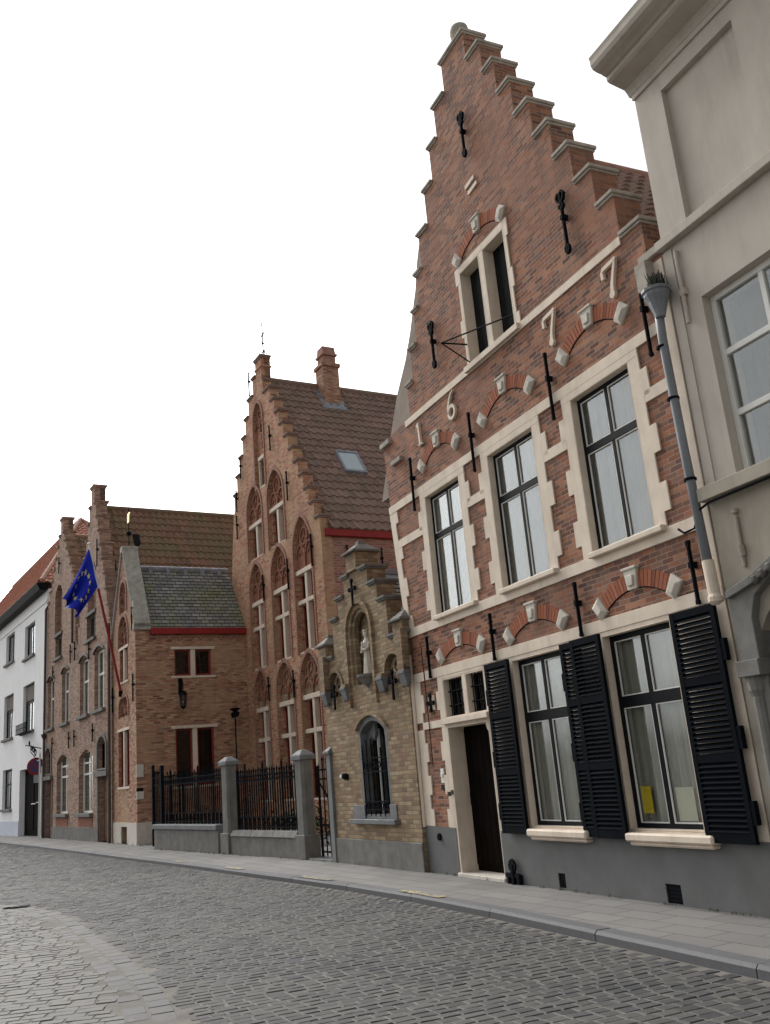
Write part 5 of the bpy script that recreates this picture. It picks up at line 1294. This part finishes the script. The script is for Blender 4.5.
for k in range(12):
    t0 = 2*math.pi*k/12; cs, ct = .5 + .34*math.sin(t0), .47 + .27*math.cos(t0)
    for off in (-.004, .013):
        pts = []
        for j in range(10):
            r_ = .072 if j % 2 == 0 else .03; a = math.pi/2 + j*math.pi/5; pts.append(fl(cs + r_*1.15*math.sin(a), ct + r_*.85*math.cos(a), off))
        o = len(m.v); m.v += pts + [fl(cs, ct, off)]; m.f += [(o+10, o+j, o+(j+1) % 10) for j in range(10)]
m.build('flag_stars', M['star'], fo, recalc=False)
# ================================================================== street
def smooth_poly(pts, n=12):
    out = []; P_ = [Vector(p) for p in pts]; P_ = [P_[0]*2-P_[1]] + P_ + [P_[-1]*2-P_[-2]]
    for i in range(1, len(P_)-2):
        for k in range(n):
            t = k/n; a, b, c, d = P_[i-1], P_[i], P_[i+1], P_[i+2]
            out.append(.5*((2*b) + (c-a)*t + (2*a-5*b+4*c-d)*t*t + (3*b-a-3*c+d)*t**3))
    out.append(P_[-2]); return out
K0 = [(5.55, .0), (3.9, 3.5), (2.34, 6.98), (1.40, 9.15), (.31, 11.58), (-1.0, 14.1), (-2.95, 17.35), (-5.1, 20.95), (-8.1, 25.8), (-12.55, 33.1), (-17.0, 40.2), (-24.5, 52.5), (-36, 72)]
ZS = .04; K0 = [(x*.975, y*.975) for x, y in K0]
KL = smooth_poly(K0, 14)
# resample evenly
def resample(P_, d):
    out = [P_[0].copy()]; acc = 0
    for a, b in zip(P_, P_[1:]):
        L_ = (b-a).length; s = d - acc
        while s <= L_: out.append(a + (b-a)*(s/L_)); s += d
        acc = (acc + L_) % d if L_ + acc >= d else acc + L_
    return out
KS = resample(KL, .108)
def tan(i, P_=KS): return (P_[min(i+3, len(P_)-1)] - P_[max(i-3, 0)]).normalized()
def nleft(i, P_=KS): t_ = tan(i, P_); return Vector((-t_.y, t_.x))
def flatpoly(name, pts, z, mat, label, cat=None, kind='structure', th=.0):
    m = MB(); m.slab([tuple(p) for p in pts], [], 0, 0, back=False); m.v = [Vector((p.x, p.z, z)) for p in m.v]
    me = m.build(name, mat, None); 
    for p in me.data.polygons:
        if p.normal.z < 0: p.flip()
    me['kind'] = kind; me['label'] = label; return me
def street_mat():
    m, nt, b = newmat('sand between setts'); v = objco(nt)
    cc = ramp(nt, noise(nt, v, 3, 6, .6), [(.3, (.085, .08, .072)), (.7, (.16, .148, .128))])
    L(nt, cc, b.inputs['Base Color']); b.inputs['Roughness'].default_value = .95; bump(nt, b, noise(nt, v, 60, 4), .6, .004); return m
M['sand'] = street_mat()
M['sett'] = island_mat('porphyry setts', [(.034, .034, .038), (.058, .058, .063), (.080, .079, .076), (.048, .048, .055), (.098, .094, .088), (.066, .067, .072)], .75, .004, .25, 30, dirt=(.09, .086, .078))
M['gutterstone'] = island_mat('gutter stones', [(.055, .054, .053), (.078, .076, .073), (.066, .066, .065)], .7, .003, .35, 20)
def pave_mat():
    m, nt, b = newmat('pavement tiles'); v = objco(nt)
    mp = N(nt, 'Mapping'); mp.inputs['Rotation'].default_value = (0, 0, R(62)); L(nt, v, mp.inputs[0])
    t = N(nt, 'TexBrick'); t.offset = .5; L(nt, mp.outputs[0], t.inputs['Vector']); t.inputs['Scale'].default_value = 1
    t.inputs['Color1'].default_value = (0, 0, 0, 1); t.inputs['Color2'].default_value = (1, 1, 1, 1); t.inputs['Brick Width'].default_value = .6; t.inputs['Row Height'].default_value = .3; t.inputs['Mortar Size'].default_value = .008
    cc = ramp(nt, t.outputs['Color'], [(0, (.155, .15, .145)), (1, (.215, .21, .2))])
    cc = mix(nt, math_n(nt, 'MULTIPLY', noise(nt, v, 2.0, 7, .7), .7), cc, (.10, .095, .09)); cc = mix(nt, t.outputs['Fac'], cc, (.06, .055, .05))
    n2 = noise(nt, v, .5, 4, .6); f2 = N(nt, 'MapRange'); L(nt, n2, f2.inputs[0]); f2.inputs[1].default_value = .5; f2.inputs[2].default_value = .7; f2.inputs[4].default_value = .4
    cc = mix(nt, f2.outputs[0], cc, (.26, .25, .235))
    L(nt, cc, b.inputs['Base Color']); b.inputs['Roughness'].default_value = .85; bump(nt, b, math_n(nt, 'ADD', math_n(nt, 'MULTIPLY', t.outputs['Fac'], -1), noise(nt, v, 80, 3)), .5, .004); return m
M['pave'] = pave_mat()
# ground to the horizon
g = MB(); g.add([(-900, -900, -.06), (900, -900, -.06), (900, 900, -.06), (-900, 900, -.06)], [(0, 1, 2, 3)]); o = g.build('ground', M['sand'], None, recalc=False); o['kind'] = 'structure'; o['label'] = 'bare ground around the street'
# road bed
road = [KL[0] + Vector((-14, -6))] + [Vector(p) for p in KL] + [KL[-1] + Vector((-16, -12)), Vector((-40, 40)), Vector((-22, 12))]
flatpoly('road', road, ZS-.0045, M['sand'], 'sand bed of the cobbled street')
# seam between the carriageway and the side strip
SEAM = resample(smooth_poly([(.975*x, .975*y) for x, y in [(0.6, .3), (-1.0, 4.2), (-2.1, 7.64), (-3.0, 9.74), (-4.15, 12.01), (-5.25, 14.08), (-6.5, 15.7), (-8.6, 17.6), (-12, 20.3), (-17, 24)]], 10), .24)
def seam_dist(p):
    best = 1e9; sd = 0
    for i in range(0, len(SEAM)-1, 2):
        d = (SEAM[i]-p).length
        if d < best: best = d; j = i
    t_ = (SEAM[min(j+1, len(SEAM)-1)] - SEAM[max(j-1, 0)]).normalized(); q = p - SEAM[j]
    return t_.x*q.y - t_.y*q.x, best
from bpy_extras.object_utils import world_to_camera_view
CM = (Matrix.Translation((0, 0, 1.6)) @ Matrix.Rotation(R(90 + 15.65), 4, 'X') @ Matrix.Rotation(R(-5.005), 4, 'Z')).inverted()
def seen(p, mx_=260):
    c = CM @ Vector((p.x, p.y, 0))
    if c.z > -.5: return False
    x = 385 + 920.2*c.x/-c.z; y = 512 - 920.2*c.y/-c.z
    return -mx_ < x < 770+mx_ and y < 1200
def sett(m, c, ax, ay, lx, ly, z=0., g=.009, h=.02, inset=.009):
    dz = random.uniform(-.0025, .0025); tx = random.uniform(-.0015, .0015); ty = random.uniform(-.0015, .0015)
    q = []
    for sx_, sy_ in ((-1, -1), (1, -1), (1, 1), (-1, 1)): q.append((sx_*(lx/2-g/2) + random.uniform(-.004, .004), sy_*(ly/2-g/2) + random.uniform(-.003, .003)))
    lo = [c + ax*a + ay*b for a, b in q]; k = inset
    hi = [c + ax*(a - math.copysign(k, a)) + ay*(b - math.copysign(k*.8, b)) for a, b in q]
    mid = [c + ax*(a - math.copysign(k*.25, a)) + ay*(b - math.copysign(k*.2, b)) for a, b in q]
    o = len(m.v)
    m.v += [Vector((p.x, p.y, z+ZS-h)) for p in lo] + [Vector((p.x, p.y, z+ZS-.005+dz)) for p in mid] + [Vector((p.x, p.y, z+ZS+dz+tx*math.copysign(1, q[i][0])+ty*math.copysign(1, q[i][1]))) for i, p in enumerate(hi)]
    m.f += [(o+i, o+(i+1) % 4, o+4+(i+1) % 4, o+4+i) for i in range(4)] + [(o+4+i, o+4+(i+1) % 4, o+8+(i+1) % 4, o+8+i) for i in range(4)] + [(o+8, o+9, o+10, o+11)]
m = MB(); ms_ = MB()
for i in range(0, len(KS)):
    p = KS[i]
    if p.y > 48: break
    t_ = tan(i); nl = nleft(i)
    d = .0 + (.09 if i % 2 else .0); wob = random.uniform(-.004, .004)
    while d < 11:
        lx = random.uniform(.12, .175); c = p + nl*(d+lx/2+.02) + t_*(wob + .012*math.sin(d*1.7+i*.05))
        d += lx
        if not seen(c): continue
        if -9 < c.x and c.y < 20 or True:
            s, dist = seam_dist(c) if c.y < 26 else (-9, 9)
            if dist < 2 and abs(s) < .235: continue
            if s > 0 and c.y < 26: continue
        sett(m, c, nl, t_, lx, .108)
o = m.build('road_setts', M['sett'], None, recalc=False); o['kind'] = 'structure'; o['label'] = 'dark grey stone setts of the carriageway laid in rows across the street'
m = MB()
for i in range(1, len(SEAM)-1):
    p = SEAM[i]; t_ = (SEAM[i+1]-SEAM[i-1]).normalized(); nl = Vector((-t_.y, t_.x))
    for k, dd in enumerate((-.095, .095)):
        c = p + nl*dd + t_*(.12 if k == 1 else 0)
        if seen(c): sett(m, c, t_, nl, .235, .185, -.004 if k == 1 else -.002, .008, .02, .008)
o = m.build('gutter_setts', M['gutterstone'], None, recalc=False); o['kind'] = 'structure'; o['label'] = 'curving gutter band of larger smooth grey stones'
# side strip left of the gutter: setts in straight rows
m = MB(); a0 = R(8); ax = Vector((math.cos(a0), math.sin(a0))); ay = Vector((-math.sin(a0), math.cos(a0)))
for r in range(-20, 200):
    off = random.uniform(0, .15); x = -16
    while x < 3:
        lx = random.uniform(.16, .24); c = ax*(x+off+lx/2) + ay*(r*.125); x += lx
        if c.y > 24 or not seen(c): continue
        s, dist = seam_dist(c)
        if s > .20: sett(m, c, ax, ay, lx, .125, 0, .009, .02, .009)
M['sett2'] = island_mat('worn side setts', [(.055, .054, .051), (.080, .077, .071), (.10, .095, .086), (.070, .067, .064), (.088, .083, .075)], .7, .003, .35, 30, dirt=(.098, .093, .082))
o = m.build('side_setts', M['sett2'], None, recalc=False); o['kind'] = 'structure'; o['label'] = 'paler worn setts of the strip left of the gutter band'
m = MB(); m.add([(-6.45, 15.20, .049), (-6.05, 15.22, .049), (-6.0, 15.34, .049), (-6.4, 15.36, .049)], [(0, 1, 2, 3)]); 
for k in range(4): m.box(-6.42+k*.1, -6.36+k*.1, 15.21, 15.35, .046, .056)
o = m.build('drain_grate', M['iron'], None); tag(o, 'dark iron drain grate at the upper end of the curving gutter band', 'drain')
m = MB(); m.add([(-7.6, 15.9, .052), (-6.75, 15.55, .052), (-6.8, 15.8, .052), (-7.5, 16.6, .052)], [(0, 1, 2, 3)]); o = m.build('road_patch', M['whitestone'], None); o['kind'] = 'structure'; o['label'] = 'pale patch on the road at the left edge'
# pavement and kerb
BL = [(6.4, 1.3), (.2, 14.52), (-1.42, 17.42), (-6.89, 25.82), (-8.06, 28.37), (-9.6, 30.94), (-15.33, 40.21), (-23.6, 52.7), (-36, 71)]
kin = [KL[i] - (lambda t_: Vector((-t_.y, t_.x)))((KL[min(i+1, len(KL)-1)]-KL[max(i-1, 0)]).normalized())*.165 for i in range(len(KL))]
inner = [Vector(p) + Vector((.45, .25)) for p in BL]
flatpoly('pavement', kin + inner[::-1], .12, M['pave'], 'grey tiled pavement along the houses')
m = MB(); KK = resample(KL, 1.9)
for i in range(len(KK)-1):
    if KK[i].y > 60: break
    t0 = (KK[i+1]-KK[i]).normalized(); a = KK[i] + t0*.006; b = KK[i+1] - t0*.006; nl = Vector((-t0.y, t0.x))
    q0 = [a, b, b - nl*.17, a - nl*.17]; e_ = .022
    q1 = [a - nl*e_, b - nl*e_, b - nl*.17, a - nl*.17]
    o = len(m.v); dz = random.uniform(-.004, .004)
    m.v += [Vector((p.x, p.y, -.05)) for p in q0] + [Vector((p.x, p.y, .098+dz)) for p in q0[:2]] + [Vector((p.x, p.y, .125+dz)) for p in q1]
    m.f += [(o, o+1, o+5, o+4), (o+4, o+5, o+7, o+6), (o+6, o+7, o+8, o+9), (o+3, o, o+4, o+6, o+9), (o+1, o+2, o+8, o+7, o+5), (o+2, o+3, o+9, o+8)]
M['kerb'] = island_mat('kerb blue stone', [(.09, .09, .10), (.13, .13, .137), (.11, .11, .12)], .7, .003, .35, 20, dirt=(.09, .09, .085))
o = m.build('kerb', M['kerb'], None); o['kind'] = 'structure'; o['label'] = 'row of dark blue stone kerbstones'
# worn yellow paint on the kerb top
def yellow_mat():
    m, nt, b = newmat('worn yellow paint'); v = objco(nt)
    n1 = noise(nt, v, 9, 6, .7); cc = ramp(nt, n1, [(.40, (.40, .32, .14)), (.52, (.14, .135, .125))]); L(nt, cc, b.inputs['Base Color']); b.inputs['Roughness'].default_value = .8; return m
M['weed2'] = plain('joint weeds', (.07, .09, .035), .9, .3, 10, 0); M['kerbpaint'] = yellow_mat(); m = MB()
for y0, y1 in ((11.45, 12.55), (14.3, 15.3), (17.4, 18.2), (20.2, 20.9)):
    idx = [i for i, p in enumerate(KS) if y0 <= p.y <= y1]
    for i, j in zip(idx, idx[1:]):
        a, b = KS[i], KS[j]; na, nb = nleft(i), nleft(j); o = len(m.v)
        m.v += [Vector((*(a-na*.025), .134)), Vector((*(b-nb*.025), .134)), Vector((*(b-nb*.15), .134)), Vector((*(a-na*.15), .134))]; m.f.append((o, o+1, o+2, o+3))
o = m.build('kerb_marking', M['kerbpaint'], None); o['kind'] = 'structure'; o['label'] = 'worn yellow paint patches on the kerb'
# courtyard floor and plants
flatpoly('courtyard_floor', [(-1.3, 17.6), (-6.8, 26.0), (-8.0, 28.4), (-4.9, 30.2), (-1.5, 25.5), (2.5, 19.5)], .126, M['pave'], 'paved floor of the courtyard')
def shrub(x, y, r, h, label, n=1500):
    m = MB(); random.seed(int(x*100))
    cl_ = [(random.gauss(0, r*.45), random.gauss(0, r*.45), random.uniform(.2, 1)*h) for _ in range(16)]
    for k in range(n):
        c = random.choice(cl_); p = Vector((c[0]+random.gauss(0, r*.2), c[1]+random.gauss(0, r*.2), max(.03, c[2]+random.gauss(0, h*.1))))
        a = Vector((random.gauss(0, 1), random.gauss(0, 1), random.gauss(0, 1))).normalized()*.05; b = Vector((random.gauss(0, 1), random.gauss(0, 1), random.gauss(0, 1))).normalized()*.025
        o = len(m.v); m.v += [p-a, p+b, p+a, p-b]; m.f.append((o, o+1, o+2, o+3))
    t = empty('shrub', (x, y, .12), 0, label, 'shrub'); m.build('foliage', M['leaf'], t, recalc=False)
    s_ = MB(); 
    for k in range(6): c = cl_[k]; s_.tube([(0, 0, 0), (c[0]*.5, c[1]*.5, c[2]*.5), (c[0], c[1], c[2])], .012, 5)
    s_.build('stems', M['wood'], t)
shrub(-2.6, 22.2, .7, .75, 'low dark shrub behind the railing between the two stone pillars')

# small weeds and moss in the joint between walls and pavement
m = MB(); random.seed(5)
for (x0, y0), (x1, y1) in zip(BL[:5], BL[1:6]):
    L_ = math.hypot(x1-x0, y1-y0); ux, uy = (x1-x0)/L_, (y1-y0)/L_
    for k in range(int(L_*9)):
        if random.random() < .55: continue
        t = random.uniform(0, L_); bx_, by_ = x0+ux*t-uy*.0-.035, y0+uy*t+ux*0-.02
        for q in range(random.randint(3, 9)):
            h = random.uniform(.008, .045) * (1 if random.random() < .9 else 2); a = random.uniform(0, 6.28); ox, oy = random.uniform(-.05, .05), random.uniform(-.05, .05)
            px, py = bx_+ux*ox-abs(oy)*.5, by_+uy*ox-abs(oy)*.3
            m.add([(px, py, .12), (px+.008*math.cos(a), py+.008*math.sin(a), .12), (px+random.uniform(-.02, .02), py+random.uniform(-.02, .02), .12+h)], [(0, 1, 2)])
o = m.build('wall_weeds', M['weed2'], None, recalc=False); o['kind'] = 'stuff'; o['label'] = 'tiny weeds and moss in the joint between house walls and pavement'
# ================================================================== camera, sky, light
cam = bpy.data.cameras.new('camera'); co = bpy.data.objects.new('camera', cam); COL.objects.link(co); sc.camera = co
cam.sensor_fit = 'VERTICAL'; cam.sensor_height = 36; cam.lens = 920.2/1024*36; cam.clip_end = 2000; cam.clip_start = .05
co.matrix_world = Matrix.Translation((0, 0, 1.6)) @ Matrix.Rotation(R(90 + 15.65), 4, 'X') @ Matrix.Rotation(R(-5.005), 4, 'Z')
SUN_EL, SUN_AZ = 42, 122          # azimuth counted from +X towards +Y
w = bpy.data.worlds.new('World'); sc.world = w; w.use_nodes = True; nt = w.node_tree; nt.nodes.clear()
wo = nt.nodes.new('ShaderNodeOutputWorld'); bg = nt.nodes.new('ShaderNodeBackground'); sky = nt.nodes.new('ShaderNodeTexSky')
sky.sky_type = 'NISHITA'; sky.sun_disc = False; sky.sun_elevation = R(SUN_EL); sky.sun_rotation = R(90 - SUN_AZ)
sky.air_density = 1; sky.dust_density = 4; sky.ozone_density = 1
# thin overcast: the sky's own brightness with most of its blue veiled by cloud
bw = nt.nodes.new('ShaderNodeRGBToBW'); nt.links.new(sky.outputs[0], bw.inputs[0])
mx = nt.nodes.new('ShaderNodeMix'); mx.data_type = 'RGBA'; mx.inputs[0].default_value = .96
nt.links.new(sky.outputs[0], mx.inputs[6]); nt.links.new(bw.outputs[0], mx.inputs[7])
nt.links.new(mx.outputs[2], bg.inputs[0]); bg.inputs[1].default_value = .15; nt.links.new(bg.outputs[0], wo.inputs[0])
sl = bpy.data.lights.new('sun', 'SUN'); sl.energy = 1.0; sl.angle = R(20); sl.color = (1, .96, .9)
so = bpy.data.objects.new('sun', sl); COL.objects.link(so)
dv = Vector((math.cos(R(SUN_EL))*math.cos(R(SUN_AZ)), math.cos(R(SUN_EL))*math.sin(R(SUN_AZ)), math.sin(R(SUN_EL))))
so.rotation_euler = dv.to_track_quat('Z', 'Y').to_euler(); so.location = dv*50
sc.view_settings.view_transform = 'Standard'; sc.view_settings.look = 'None'; sc.view_settings.exposure = .9; sc.view_settings.gamma = 1
sc.render.engine = 'CYCLES'
